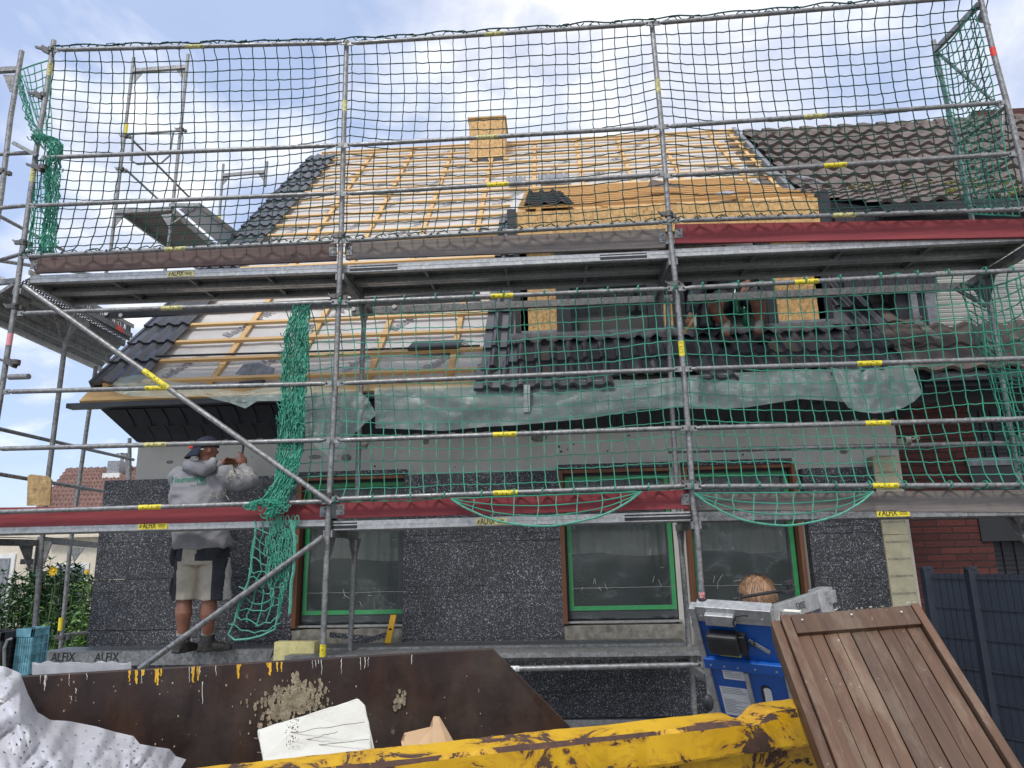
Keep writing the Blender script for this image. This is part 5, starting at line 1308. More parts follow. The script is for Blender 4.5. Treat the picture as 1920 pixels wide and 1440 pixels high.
MB().obox(at(1477, 1093, MY+.05), ad*.032, nn_*.015, (0, 0, .013)).obox(at(1478, 1108, MY+.05), ad*.045, nn_*.018, (0, 0, .009)).obox(at(1542, 1094, MY+.25), ad*.012, nn_*.012, (0, 0, .008)).tube(at(1318, 1128, MY+.02), at(1318, 1122, MY+.02), .03, 14).build('clamp_knob', 'rubber', mach, bevel=.004)
MB().ell(at(1328, 1318, MY-.05), (.03, .02, .045)).build('wheel', 'rubber', mach, True)
MB().hexa(mbx(MWd-.02, MWd+.12, .1, .8, -.15, -.13)).build('foam_shield', 'eps', mach)
for a_ in (0, MWd): MB().tube(mp(a_, MH-.02, -.02), V((mp(a_, MH, 0).x, mp(a_, MH, 0).y+.3, 0)), .015).build('leg', 'alu', mach, True)

# ================================================================== small things on the inner deck
def lay(u, v, Y=.9): return at(u, v, Y)
fp = [at(512, 1240, .6), at(588, 1240, .6), at(590, 1204, .6), at(514, 1204, .6)]
tag(MB().prism(fp, (0, .12, 0)).build('foam_block', 'foam', None, bevel=.004), 'pale yellow foam block standing on the inner deck left of the post', 'foam block')
lv0, lv1 = at(727, 1206, .95), at(738, 1154, 1.15)
lvl = empty('spirit_level', lv0, 'short yellow spirit level leaning against the wall under the left window', 'spirit level')
dd_ = (lv1-lv0).normalized(); MB().bar(lv0, lv1, .055, .025, (0, -1, .3)).build('body', 'levelyellow', lvl, bevel=.002)
MB().tube(lv0.lerp(lv1, .48)+V((0, -.02, 0)), lv0.lerp(lv1, .48)+V((0, -.012, 0)), .016).build('vial', 'black', lvl)
for (u0, v0, u1, v1, lb) in ((618, 1190, 700, 1198, 'speckled insulation offcut lying flat under the left window, left one'), (640, 1214, 725, 1190, 'long thin speckled insulation offcut reaching to the yellow spirit level')):
    a_, b_ = at(u0, v0, 1.12), at(u1, v1, 1.2); tag(MB().bar(a_, b_, .05, .045).build('insulation_offcut', 'speck'), lb, 'offcut', 'insulation offcuts on the ledge')
tag(MB().tube(at(722, 1211, 1.0), at(780, 1216, 1.0), .012).ring(at(720, 1211, 1.0), (1, 0, 0), .008, .02, .012).build('thin_tube', 'galv_dark', None, True), 'thin dark tube lying on the inner deck beside the spirit level', 'tube')
ob = [at(50, 948, .5), at(52, 892, .5), at(58, 889, .5), at(90, 893, .5), at(96, 900, .5), at(93, 948, .5)]
tag(MB().prism([p for p in ob]+[], (0, .02, 0)).build('osb_offcut', 'osb_pale'), 'upright piece of chipboard behind the red toe board at far left', 'board')

# ================================================================== things lying on the roofs
def roofslab(px, h, th, m, name, label, cat, grp=None, RFp=on_roof):
    P = []
    for u, v in px: x, s = RFp(u, v); P.append(RF(x, s, h))
    return tag(MB().prism(P, NRM*th).build(name, m), label, cat, grp)
tag(MB().prism([at(440, 702, .95), at(456, 684, 1.0), at(484, 681, 1.0), at(515, 692, .97), at(512, 702, .95)], (0, .01, .012)).build('loose_slate', 'greymem'), 'grey rounded slate lying on the lower battens left of the net bundle', 'slate')
tag(MB().prism([at(448, 716, .85), at(490, 712, .85), at(490, 719, .85), at(448, 721, .85)], (0, .1, .02)).build('tile_offcut', 'slate'), 'black tile offcut at the eaves under the rounded slate', 'tile')
tag(MB().prism([at(765, 654, 1.2), at(860, 650, 1.2), at(868, 640, 1.35), at(775, 643, 1.35)], (0, .005, .02)).prism([at(764, 656, 1.18), at(861, 652, 1.18), at(861, 646, 1.2), at(765, 650, 1.2)], (0, .03, .0)).build('metal_tray', 'darkmetal'), 'dark metal profile lying across the battens left of the tiles', 'metal profile')
tag(MB().tube(at(292, 668, 1.1), at(535, 661, 1.1), .012).tube(at(535, 661, 1.1), at(900, 648, 1.15), .011).build('black_rod', 'black', None, True), 'long thin black rod lying on the lower battens', 'rod')
# stack of tiles on the dormer roof
stk = empty('tile_stack', RD(1.9, .3, .07), 'stack of black wavy roof tiles set on the left of the dormer roof', 'tile stack')
su, sv = (at(985, 386, DY).x, at(1076, 386, DY).x)
zb0 = RD(0, .12, .075)
for k in range(8):
    yy = zb0.y+k*.05; zz = zb0.z+k*.048; x0, x1 = su-.02+R(-.006, .006)+k*.006, sv-.0-k*.018+R(-.006, .006)
    rows = [[V((x0+(x1-x0)*i/40, yy+(.42 if j else 0), zz+.03*max(0, sin(2*pi*(i/40)*3))+(.16 if j else 0)+(.012 if l else 0))) for i in range(41)] for j, l in ((1, 1), (0, 1), (0, 0), (1, 0))]
    MB().grid(rows).build('tile', 'tile', stk, True)
for i, (u0, v0, u1, v1, lb) in enumerate(((950, 340, 985, 352, 'loose grey tile lying on the battens left of the tile stack'), (1010, 335, 1068, 346, 'row of grey tiles lying on the battens behind the tile stack'))):
    P = [on_roof(u0, v1), on_roof(u1, v1), on_roof(u1, v0), on_roof(u0, v0)]
    a_, b_ = P[0], P[1]; n = 30
    rows = [[RF(P[0][0]+(P[1][0]-P[0][0])*i/n, s, .06+.03*max(0, sin(2*pi*i/n*(2 if i else 2)*(1+(u1-u0)/60)))) for i in range(n+1)] for s in (P[0][1], P[3][1])]
    tag(MB().grid(rows).build('loose_tile', 'greymem', None, 'sheet', solid=.012), lb, 'roof tile')
# run of tiles crossing the dormer's right corner
run = empty('tile_row', RD(4.2, 1.5, .1), 'row of overlapping black tiles laid across the upper right dormer battens', 'tile row')
p0_, p1_ = V(RF(on_roof(1352, 326)[0], on_roof(1352, 326)[1], .06)), at(1528, 345, DY+.5)
for k in range(7):
    c = p0_.lerp(p1_, (k+.3)/7); dx = (p1_-p0_)/7
    rows = [[c+dx*1.25*(i/14)+V((0, .5*j*0-.16*(1-j), -.08*(1-j)+.045*sin(pi*min(1, i/9))))+V((0, .25*j, .2*j)) for i in range(15)] for j in (0, 1)]
    MB().grid(rows).build('tile', 'greymem' if k % 2 == 0 else 'tile', run, 'sheet', solid=.012)
tag(MB().prism([at(1327, 366, DY), at(1362, 357, DY+.2), at(1392, 362, DY+.1), at(1370, 364, DY)], (0, .02, .008)).build('metal_scrap', 'greymem'), 'flat grey metal offcut on the front edge of the dormer roof', 'metal scrap')
tag(MB().prism([at(1215, 350, DY+.6), at(1222, 336, DY+.9), at(1262, 344, DY+.8), at(1290, 352, DY+.6)], (0, .05, .03)).build('brown_board', 'gatewood'), 'small dark brown board on the dormer battens behind the third post', 'board')

# ================================================================== plants at the left
def leaf(mb, p, d, L, w, up):
    d = V(d).normalized(); s = d.cross(V(up)); s = s.normalized() if s.length > 1e-3 else V((1, 0, 0)); n = s.cross(d)
    q = [p, p+d*L*.35+s*w+n*.01*0, p+d*L-n*L*.12, p+d*L*.35-s*w, p+d*L*.4+n*w*.5]
    mb.add(q, [(0, 1, 4), (1, 2, 4), (2, 3, 4), (3, 0, 4)])
def bush(name, u0, u1, vt, Y, n, label, m1='leaf', m2='leaf2', frac=.25, dep=.9, LL=(.075, .15)):
    c0, c1 = at(u0, 1200, Y), at(u1, 1200, Y); root = empty(name, V(((c0.x+c1.x)/2, Y+dep/2, 0)), label, 'bush')
    st_ = MB(); fo = MB(); fo2 = MB()
    for k in range(n):
        u = R(u0, u1); x = at(u, 1200, Y).x; y = Y+R(0, dep); env = vt(u)
        top = at(u, env, y).z*R(.9, 1.03) if R(0, 1) < .6 else at(u, env, y).z*R(.55, .95); bx = x+R(-.12, .12)
        p0 = V((bx, y, 0)); p1 = V((x, y+R(-.1, .1), top)); mid_ = p0.lerp(p1, .5)+V((R(-.08, .08), R(-.08, .08), 0))
        st_.path([p0, mid_, p1], [.008, .006, .003], 4)
        for q in range(16):
            t = R(.25, 1); p = p0.lerp(mid_, t*2) if t < .5 else mid_.lerp(p1, t*2-1); a = R(0, 2*pi); d = V((cos(a), sin(a), R(-.6, .5)))
            leaf(fo2 if R(0, 1) < frac else fo, p, d, R(*LL), R(.02, .036), (R(-.4, .4), R(-.4, .4), 1))
        for a in range(5): leaf(fo2 if R(0, 1) < frac else fo, p1, V((cos(a*1.26), sin(a*1.26), .8)), R(*LL), .02, (0, 0, 1))
    st_.build('stem', 'stem', root); fo.build('foliage', m1, root); fo2.build('young_foliage', m2, root); return root
def env1(u): return 1068+abs(u-50)*.35+14*sin(u*.2)
bush('laurel_bush', -40, 92, env1, 4.2, 230, 'dark green bush of narrow leaves in front of the cream house', frac=.04)
def env2(u): return 1092+10*sin(u*.15)
fb = bush('flowering_bush', 84, 165, env2, 3.4, 70, 'lighter green bush with yellow flowers beside the insulated wall', frac=.35, LL=(.08, .16))
def env3(u): return 1158+abs(u-140)*.3
bush('low_shrub', 110, 168, env3, 2.6, 70, 'low yellowish green shrub at the corner of the speckled wall', 'leaf2', 'leaf', .3, .5, (.05, .1))
for (u, v) in ((102, 1070), (164, 1072)):
    p = at(u, v, 3.2); big = v == 1070; f_ = MB()
    for k in range(11): a = 2*pi*k/11; leaf(f_, p, V((cos(a), -.35, sin(a))), .085 if big else .045, .016 if big else .01, (0, 1, 0))
    f_.ell(p+V((0, -.015, 0)), (.018, .01, .018)); f_.build('flower', 'petal', fb)
    MB().path([p+V((0, .01, 0)), p+V((.02, .03, -.25)), p+V((-.03, .05, -.6))], .006, 4).build('flower_stem', 'stem', fb)

# ================================================================== crates at the left
cY = -1.5
c0, c1 = at(-40, 1260, cY), at(52, 1260, cY); zt0 = at(40, 1182, cY).z
def crate(x0, x1, y0, y1, zb_, zt_, m, label, tops=True):
    rt_ = empty('plastic_crate', ((x0+x1)/2, (y0+y1)/2, zb_), label, 'crate', 'plastic crates stacked beside the skip')
    b_ = MB(); t_ = .008
    for (ax0, ay0, ax1, ay1) in ((x0, y0, x1, y0+t_), (x0, y1-t_, x1, y1), (x0, y0, x0+t_, y1), (x1-t_, y0, x1, y1)): b_.box((ax0, ay0, zb_), (ax1, ay1, zt_))
    b_.box((x0, y0, zb_), (x1, y1, zb_+t_)); b_.build('wall', m, rt_)
    r_ = MB().box((x0-.012, y0-.012, zt_-.05), (x1+.012, y0+.004, zt_)).box((x1-.004, y0-.012, zt_-.05), (x1+.012, y1+.012, zt_)).box((x0-.012, y1-.004, zt_-.05), (x1+.012, y1+.012, zt_))
    for k in range(5): z = zb_+(zt_-zb_)*k/5+.01; r_.box((x0, y0-.008, z), (x1, y0-.001, z+.012)).box((x1+.001, y0, z), (x1+.008, y1, z+.012))
    for k in range(7): x = x0+(x1-x0)*k/6; r_.box((x-.006, y0-.009, zb_), (x+.006, y0-.0005, zt_-.05))
    for k in range(4): y = y0+(y1-y0)*k/3; r_.box((x1+.0005, y-.006, zb_), (x1+.009, y+.006, zt_-.05))
    r_.build('rim_and_ribs', m, rt_, bevel=.002); return rt_
zb1 = at(40, 1262, cY).z-.02
crate(c0.x, at(22, 1230, cY).x, cY-.1, cY+.1, zb1, zt0+.0, 'rubber', 'dirty black crate at the far left beside the skip')
crate(at(30, 1230, cY).x, c1.x, cY+.0, cY+.14, zb1, zt0+.01, 'crateblue', 'scuffed turquoise crate between the black crate and the bush')
tag(MB().box((c0.x-.2, cY-.2, 0), (c1.x+.1, cY+.4, zb1-.1)).box((c0.x-.25, cY-.25, zb1-.1), (c1.x+.12, cY+.42, zb1-.01)).build('material_pallet', 'greyboard'), 'grey timber stand carrying the two crates behind the film', 'pallet')
hd_ = MB().path([at(8, 1262, cY-.13), at(8, 1215, cY-.15), at(14, 1200, cY-.15), at(22, 1198, cY-.13)], .009, 8)
tag(hd_.build('steel_handle', 'galv', None, True), 'bent steel handle in front of the black crate', 'handle')

# ================================================================== dark slatted fence at the right
FYY = -.75
fn = empty('metal_fence', at(1840, 1400, FYY), 'anthracite privacy fence with woven strips beside the brick house', 'fence')
fx0 = at(1738, 1075, FYY+.3); fx1 = at(2050, 1080, FYY-.55); fdir = (fx1-fx0); fdir.z = 0; fLn = fdir.length; fdir.normalize(); fnn = V((-fdir.y, fdir.x, 0))
if fnn.y > 0: fnn = -fnn
zt1 = at(1800, 1076, FYY+.1).z
def fpnt(a, h, z): p = V((fx0.x, fx0.y, 0))+fdir*a+fnn*h; p.z = z; return p
p2 = at(1838, 1080, FYY+.1); s2 = (p2-fx0).dot(fdir)
for a in (0.0, s2): 
    c = fpnt(a, 0, 0); o = MB().bar(fpnt(a, 0, 0), fpnt(a, 0, zt1+.03), .07, .07, (0, 1, 0)).build('post', 'fence', fn, bevel=.004)
    MB().tube(fpnt(a, 0, zt1+.03), fpnt(a, 0, zt1+.05), .042, 14).build('post_cap', 'fence', o)
w_ = .19; k = 0; a = -.02
st = MB(); wr = MB()
while a < fLn:
    col = 'fence'; st.hexa([fpnt(a, 0, .03), fpnt(a+w_-.006, 0, .03), fpnt(a+w_-.006, .006, .03), fpnt(a, .006, .03), fpnt(a, 0, zt1), fpnt(a+w_-.006, 0, zt1), fpnt(a+w_-.006, .006, zt1), fpnt(a, .006, zt1)])
    for q in range(0, 4): x = a+q*.05; wr.tube(fpnt(x, .012, .03), fpnt(x, .012, zt1+.01), .003, 5)
    a += w_
for z in [zt1-.03-.2*k for k in range(9)]:
    wr.tube(fpnt(-.02, .016, z), fpnt(fLn, .016, z), .004, 5)
st.build('privacy_strip', 'fence', fn); wr.build('wire_mesh', 'darkmetal', fn)
# ================================================================== people
def limb(mb, pts, rs, n=12):
    pts = [V(p) for p in pts]; P, Q = [], []
    for i in range(len(pts)-1):
        for k in range(4): t = k/4; P.append(pts[i].lerp(pts[i+1], t)); Q.append(rs[i]+(rs[i+1]-rs[i])*t)
    P.append(pts[-1]); Q.append(rs[-1]); mb.path(P, Q, n); mb.ell(P[0], (Q[0],)*3, None, n, 8); mb.ell(P[-1], (Q[-1],)*3, None, n, 8)
def loft(mb, secs, n=20):                            # secs: (centre, half width, half depth, side dir, depth dir)
    vs = []
    for c, a, b, X_, Y_ in secs:
        c, X_, Y_ = V(c), V(X_).normalized(), V(Y_).normalized()
        vs += [c+X_*a*cos(2*pi*i/n)+Y_*b*sin(2*pi*i/n) for i in range(n)]
    k = len(secs); mb.add(vs, [(j*n+i, j*n+(i+1) % n, (j+1)*n+(i+1) % n, (j+1)*n+i) for j in range(k-1) for i in range(n)]+[tuple(range(n-1, -1, -1)), tuple(range((k-1)*n, k*n))])
def hand(mb, wrist, d, pn, side, curl=.9, L=.19, k=1):
    # d: towards the fingers, pn: palm normal (fingers close this way), side: thumb side
    d, pn, side = V(d).normalized(), V(pn).normalized(), V(side).normalized(); w = V(wrist)
    rot = Matrix((side, d, pn)).transposed()
    mb.ell(w+d*.045*k, (.04*k, .052*k, .017*k), rot, 12, 8); mb.ell(w+d*.005, (.028*k, .03*k, .02*k), rot, 12, 8)
    for f in range(4):
        b = w+d*(.088-.005*abs(f-1))*k+side*(.03-.02*f)*k; Ls = (.04, .045, .042, .033)[f]*k; a = 0; p = b; pts = [b-d*.02]
        pts.append(b)
        for s_ in (1, .72, .6): a += curl*(.5+.1*f); p = p+(d*cos(a)+pn*sin(a))*Ls*s_; pts.append(p)
        r = .0088*k; limb(mb, pts, [r*1.15, r*1.1, r, r*.92, r*.8], 8)
    b = w+d*.025*k+side*.032*k; t1 = b+(side*.7+d*.6+pn*.35).normalized()*.036*k; t2 = t1+(side*.1+d*.75+pn*.6).normalized()*.032*k
    limb(mb, [b, t1, t2], [.013*k, .011*k, .009*k], 8)
def head(mb, c, fwd, up, r=.1, face=True):
    fwd, up = V(fwd).normalized(), V(up).normalized(); sd = fwd.cross(up).normalized(); rot = Matrix((sd, fwd, up)).transposed(); c = V(c)
    mb.ell(c+up*.02, (r*.78, r*.98, r*.98), rot, 20, 14); mb.ell(c-up*.045+fwd*.022, (r*.6, r*.68, r*.72), rot, 16, 10); mb.ell(c-up*.1+fwd*.05, (r*.3, r*.28, r*.2), rot)
    for s_ in (1, -1):
        mb.ell(c+sd*s_*r*.78-up*.012, (.011, .02, .032), rot, 10, 8); mb.ell(c+sd*s_*.035+fwd*r*.78+up*.022, (.028, .018, .009), rot); mb.ell(c+sd*s_*.04+fwd*r*.66-up*.018, (.026, .02, .02), rot)
    mb.path([c+fwd*r*.86+up*.012, c+fwd*r*1.1-up*.022, c+fwd*r*.9-up*.035], [.01, .016, .012], 10)
    mb.ell(c+fwd*r*.86-up*.058, (.026, .012, .008), rot); mb.ell(c+fwd*r*.84-up*.07, (.022, .012, .009), rot)
def eyes(root, c, fwd, up, r):
    fwd, up = V(fwd).normalized(), V(up).normalized(); sd = fwd.cross(up).normalized(); c = V(c); e = MB()
    for s_ in (1, -1): e.use('white').ell(c+sd*s_*.033+fwd*r*.8+up*.004, (.013, .011, .009)); e.use('black').ell(c+sd*s_*.033+fwd*(r*.8+.008)+up*.004, (.005, .005, .005))
    e.build('eyes', None, root, True)

# --- worker in the grey hoodie, back to the camera, hands up at the wall
W1Y = .60
def w(u, v, dy=0): return at(u, v, W1Y+dy)
p1_ = empty('person', V((w(380, 1222).x, W1Y, w(380, 1222).z)), 'worker in grey hoodie, beige and charcoal shorts and backward navy cap, working at the wall', 'person')
zf = iz
hdC = w(386, 845, .03); FWD = V((.62, .77, .12)).normalized(); UPV = V((-.03, .05, 1)).normalized()
b = MB()
head(b, hdC, FWD, UPV, .108)
limb(b, [w(380, 880), w(384, 858, .02)], [.062, .055])
chest = w(372, 925, .02); pelv = w(379, 1030, .0)
loft(b, [(w(379, 1045), .16, .11, (1, 0, 0), (0, 1, 0)), (pelv, .17, .12, (1, 0, 0), (0, 1, 0)), (w(377, 980), .17, .115, (1, 0, 0), (0, 1, 0)), (chest, .19, .13, (1, 0, 0), (0, 1, 0)), (w(376, 893, .02), .17, .1, (1, 0, 0), (0, 1, 0)), (w(379, 876, .02), .07, .07, (1, 0, 0), (0, 1, 0))])
hipL, hipR = w(352, 1050), w(404, 1050)
kneL, ankL = w(345, 1132, -.01), w(342, 1196, .0); kneR, ankR = w(392, 1130, -.02), w(389, 1192, .05)
limb(b, [hipL, w(348, 1092), kneL, w(344, 1150, -.04), w(343, 1172, -.02), ankL], [.095, .085, .066, .073, .055, .045], 14); limb(b, [hipR, w(396, 1092), kneR, w(391, 1150, -.02), w(390, 1172, .01), ankR], [.095, .085, .066, .073, .055, .045], 14)
sR, eR, hR = w(432, 890, .03), w(470, 905, .14), w(456, 876, .32); sL, eL, hL = w(330, 890, .03), w(352, 915, .28), w(418, 868, .38)
limb(b, [sR, eR, hR], [.065, .052, .034]); limb(b, [sL, eL, hL], [.065, .052, .034])
hand(b, hR, V((-.1, .1, .9)), V((-.6, .7, .0)), V((-.5, -.6, .2)), 1.0, k=1.12); hand(b, hL, V((.5, .2, .15)), V((0, .1, -.9)), V((0, -.5, .6)), .9)
body = b.build('body', 'skin', p1_); remesh(body, .0075, 2)
# hoodie
hd = MB()
secs = []
for (u, v, a_, b_, dy) in ((381, 1029, .285, .175, 0), (381, 1021, .3, .185, 0), (379, 1008, .285, .175, 0), (376, 975, .28, .17, 0), (372, 945, .285, .17, 0), (372, 915, .285, .165, 0), (374, 895, .27, .15, .02), (378, 882, .2, .12, .03), (383, 872, .1, .09, .03)):
    secs.append((w(u, v, dy), a_*.93, b_, (1, .12, 0), (-.12, 1, 0)))
loft(hd, secs, 28)
limb(hd, [w(422, 893, .02), w(450, 905, .06), w(468, 903, .15), w(464, 888, .25), hR-(hR-eR).normalized()*.02], [.115, .1, .092, .075, .052], 16)
limb(hd, [w(338, 895, .02), w(340, 915, .17), eL, hL-(hL-eL).normalized()*.04], [.11, .1, .085, .05], 16)
hoodie = hd.build('hoodie', 'hoodie', p1_); remesh(hoodie, .011, 3, .012, 7); folds(hoodie, .014, (6, 6, 15))
# pushed-back hood, a thick fold round the nape
hf = MB()
hpts = [w(349, 884, -.03), w(352, 873, -.1), w(366, 878, -.15), w(382, 882, -.15), w(394, 876, -.1), w(400, 866, -.02), w(398, 862, .08)]
hf.path(hpts, [.035, .055, .06, .062, .055, .045, .03], 12)
loft(hf, [(w(352, 868, -.04), .05, .05, (1, 0, 0), (0, 1, 0)), (w(362, 880, -.1), .09, .05, (1, 0, 0), (0, 1, .2)), (w(364, 887, -.12), .06, .035, (1, 0, 0), (0, 1, .2)), (w(366, 891, -.12), .03, .02, (1, 0, 0), (0, 1, .2))])
hf.ell(w(376, 870, -.02), (.09, .08, .04)); hood = hf.build('hood', 'hoodie', p1_); remesh(hood, .011, 3, .012, 11)
def wrap(parent_mesh, mb, root, off=.007, dirv=None):
    bm = bmesh.new(); bm.from_mesh(parent_mesh.data); o_ = root.location
    t = BVHTree.FromBMesh(bm)
    for i, p in enumerate(mb.v):
        d = (p-CAM).normalized(); h = t.ray_cast(CAM-o_, d)
        if h[0] is not None: mb.v[i] = h[0]+o_-d*off
    bm.free(); return mb
lg = MB().use('green'); q0, q1 = w(322, 901, -.2), w(367, 898, -.2)
text(lg, 'Neumann', w(345, 899, -.2), q1-q0, (0, 0, 1), .235, 1.25)
E0 = w(378, 898, -.2); ex = (q1-q0).normalized()
def sq(c, a0, a1, z0, z1): return [c+ex*a0+V((0, 0, z0)), c+ex*a1+V((0, 0, z0)), c+ex*a1+V((0, 0, z1)), c+ex*a0+V((0, 0, z1))]
for s_ in ((-.042, .042, -.045, -.038), (-.042, .042, .038, .045), (-.042, -.036, -.038, .038), (.036, .042, -.038, .038)): lg.add(sq(E0, *s_), [(0, 1, 2, 3)])
sh_ = [E0+ex*x+V((0, 0, z)) for x, z in ((-.024, .022), (-.012, .03), (0, .022), (.012, .03), (.024, .022), (.022, -.005), (.012, -.024), (0, -.03), (-.012, -.024), (-.022, -.005))]
lg.add(sh_, [tuple(range(10))]); lg.use('hoodie')
for x, z in ((-.01, .006), (.01, .006), (0, -.012)): lg.add([E0+ex*(x+.006*cos(t*pi/4))+V((0, -.004, z+.006*sin(t*pi/4))) for t in range(8)], [tuple(range(8))])
wrap(hoodie, lg, p1_); 
for i, p in enumerate(lg.v):
    pass
lg.build('chest_print', None, hoodie)
lg2 = MB().use('hoodie'); M['faint'] = basic('faint_print', (.16, .19, .18), .9, bump=0); lg2.use('faint'); text(lg2, 'Bauunternehmen', w(370, 909, -.2), ex, (0, 0, 1), .14, 1); wrap(hoodie, lg2, p1_); lg2.build('small_print', None, hoodie)
# dusty patches on the right sleeve and back
du = MB()
for k in range(46):
    u, v = (random.gauss(440, 13), random.gauss(893, 8)) if k < 32 else (random.gauss(410, 10), random.gauss(925, 6)); a_ = R(0, pi); L_ = R(3, 11)
    du.add([w(u+L_*cos(a_)*c_-R(1, 2.5)*sin(a_)*s__, v+L_*sin(a_)*c_+R(1, 2)*cos(a_)*s__, -.2) for c_, s__ in ((-.5, -.5), (0, -.8), (.5, -.4), (.6, .4), (0, .7), (-.5, .5))], [tuple(range(6))])
wrap(hoodie, du, p1_, .0025); du.build('dust_marks', 'dust', hoodie)
# shorts in two colours
sh = MB()
loft(sh, [(w(380, 1012), .235, .15, (1, 0, 0), (0, 1, 0)), (w(380, 1032), .245, .165, (1, 0, 0), (0, 1, 0)), (w(379, 1058), .255, .165, (1, 0, 0), (0, 1, 0))], 24)
loft(sh, [(w(355, 1045), .13, .135, (1, 0, 0), (0, 1, 0)), (w(351, 1090), .118, .12, (1, 0, 0), (0, 1, 0)), (w(348, 1125), .12, .118, (1, 0, 0), (0, 1, 0))], 20)
loft(sh, [(w(406, 1045), .135, .14, (1, 0, 0), (0, 1, 0)), (w(404, 1090), .138, .13, (1, 0, 0), (0, 1, 0)), (w(402, 1125), .142, .125, (1, 0, 0), (0, 1, 0))], 20)
shorts = sh.build('shorts', 'khaki', p1_); remesh(shorts, .011, 3, .01, 8); folds(shorts, .011, (9, 9, 9), .2)
M['whitepanel'] = basic('pale_reflective_panel', (.5, .5, .5), .5, var=.35, scale=18)
shorts.data.materials.append(M['darkcloth']); shorts.data.materials.append(M['whitepanel'])
def sees(p):                                         # where a body point sits, in the sighted drawing of the shorts
    d = p+p1_.location-CAM; return 960+F*d.dot(RT)/d.dot(FW), 720-F*d.dot(UP)/d.dot(FW)
Lx = lambda u, v: w(u, v, -.13).x-p1_.location.x
zz = lambda v: w(380, v, -.13).z-p1_.location.z
for po in shorts.data.polygons:                       # sewn-on panels, laid out in the garment's own x and z
    x, y, z = po.center
    d1 = x < Lx(331, 1060) and z < zz(1010); d2 = x < Lx(343, 1040) and z > zz(1052)
    d3 = x > Lx(370, 1040) and z > zz(1051); d4 = x > Lx(397, 1080) and z <= zz(1051)
    if x > Lx(417, 1060): po.material_index = 2 if x < Lx(434, 1060) or y < 0 else 2
    elif d1 or d2 or d3 or d4: po.material_index = 1
pk = MB().ell(w(327, 1042, -.05), (.04, .05, .1), None, 12, 8).ell(w(325, 1100, -.02), (.025, .05, .1), None, 12, 8); pk.build('pocket', 'darkcloth', shorts, True)
# socks, boots
for a_ in (ankL, ankR): so_ = MB(); limb(so_, [a_+V((0, 0, .055)), a_-V((0, 0, .03))], [.056, .058]); so_.build('sock', 'sock', p1_, True)
def boot(mb, ank, d, z0, L=.3):
    d = V(d).normalized(); s = d.cross(V((0, 0, 1))); a = V((ank.x, ank.y, z0)); U_ = V((0, 0, 1))
    loft(mb, [(a+U_*.0, .056, .075, s, d), (a+U_*.05, .056, .078, s, d), (a+U_*.11, .058, .066, s, d), (a+U_*.15, .06, .062, s, d)])
    loft(mb, [(a-d*.075+U_*.04, .034, .035, s, U_), (a-d*.05+U_*.045, .048, .045, s, U_), (a+d*.05+U_*.05, .052, .05, s, U_), (a+d*.13+U_*.037, .055, .037, s, U_), (a+d*.19+U_*.03, .048, .028, s, U_), (a+d*.215+U_*.028, .03, .02, s, U_)])
    mb.hexa([a-d*.08-s*.042, a+d*.2-s*.05, a+d*.2+s*.05, a-d*.08+s*.042]+[p+U_*.025 for p in (a-d*.08-s*.042, a+d*.2-s*.05, a+d*.2+s*.05, a-d*.08+s*.042)])
bo = MB(); boot(bo, ankL, (.25, .97, 0), zf); b_o = bo.build('boot', 'boot', p1_); remesh(b_o, .008, 2, .003, 20)
bo = MB(); boot(bo, ankR, (.9, .42, 0), zf); b_o = bo.build('boot', 'boot', p1_); remesh(b_o, .008, 2, .003, 20)
# backward cap
cp = MB(); sdv = FWD.cross(UPV).normalized(); rot = Matrix((sdv, FWD, UPV)).transposed(); vs = []
n_, k_ = 24, 8
for j in range(k_+1):
    e = (pi/2)*j/k_*1.0
    for i in range(n_):
        a = 2*pi*i/n_; q = V((.096*sin(e)*cos(a), .122*sin(e)*sin(a), .105*cos(e)-(.012 if j == k_ else 0))); vs.append(hdC+UPV*.035+rot @ q)
cp.add(vs, [(j*n_+i, (j+1)*n_+i, (j+1)*n_+(i+1) % n_, j*n_+(i+1) % n_) for j in range(k_) for i in range(n_)])
cap = cp.build('cap', 'navy', p1_, True, solid=.006)
vr = [];
for j in range(5):
    r_ = []
    for i in range(13):
        a = -pi/2+(-.85+1.7*i/12); base = rot @ V((.1*cos(a), .125*sin(a), 0)); ext = rot @ V((.035*cos(a)*j/4, -.075*j/4*cos((i-6)/6*1.25), 0))
        r_.append(hdC+UPV*(.025-.085*j/4)+base+ext)
    vr.append(r_)
MB().grid(vr).build('visor', 'navy', cap, 'sheet', solid=.006)
MB().path([hdC+UPV*.012+rot @ V((.103*cos(a), .128*sin(a)-.004, -.018*sin(a)*0-.01)) for a in [-pi/2-1.1+2.2*i/14 for i in range(15)]], .0045, 6).build('strap', 'white', cap, True)
MB().ell(hdC+UPV*.035+rot @ V((-.035, -.115, .012)), (.045, .012, .02)).build('patch', 'redlabel', cap, True)
hr = MB().ell(hdC-UPV*.085+FWD*.045, (.05, .052, .04), rot, 14, 8)
hr.build('hair', 'beard', p1_, True); eyes(p1_, hdC, FWD, UPV, .108)
# the tool he holds
flt = empty('float_tool', hR+V((-.04, .05, .1)), 'dark bladed hand tool held up to the wall in the right hand', 'hand tool')
MB().path([hR+V((-.05, .05, .0)), hR+V((-.045, .06, .14))], .011, 8).build('handle', 'label', flt, True)
MB().path([hR+V((-.045, .06, .14)), hR+V((-.045, .07, .22)), hR+V((-.06, .08, .27))], [.01, .014, .008], 8).build('blade', 'darkmetal', flt, True)

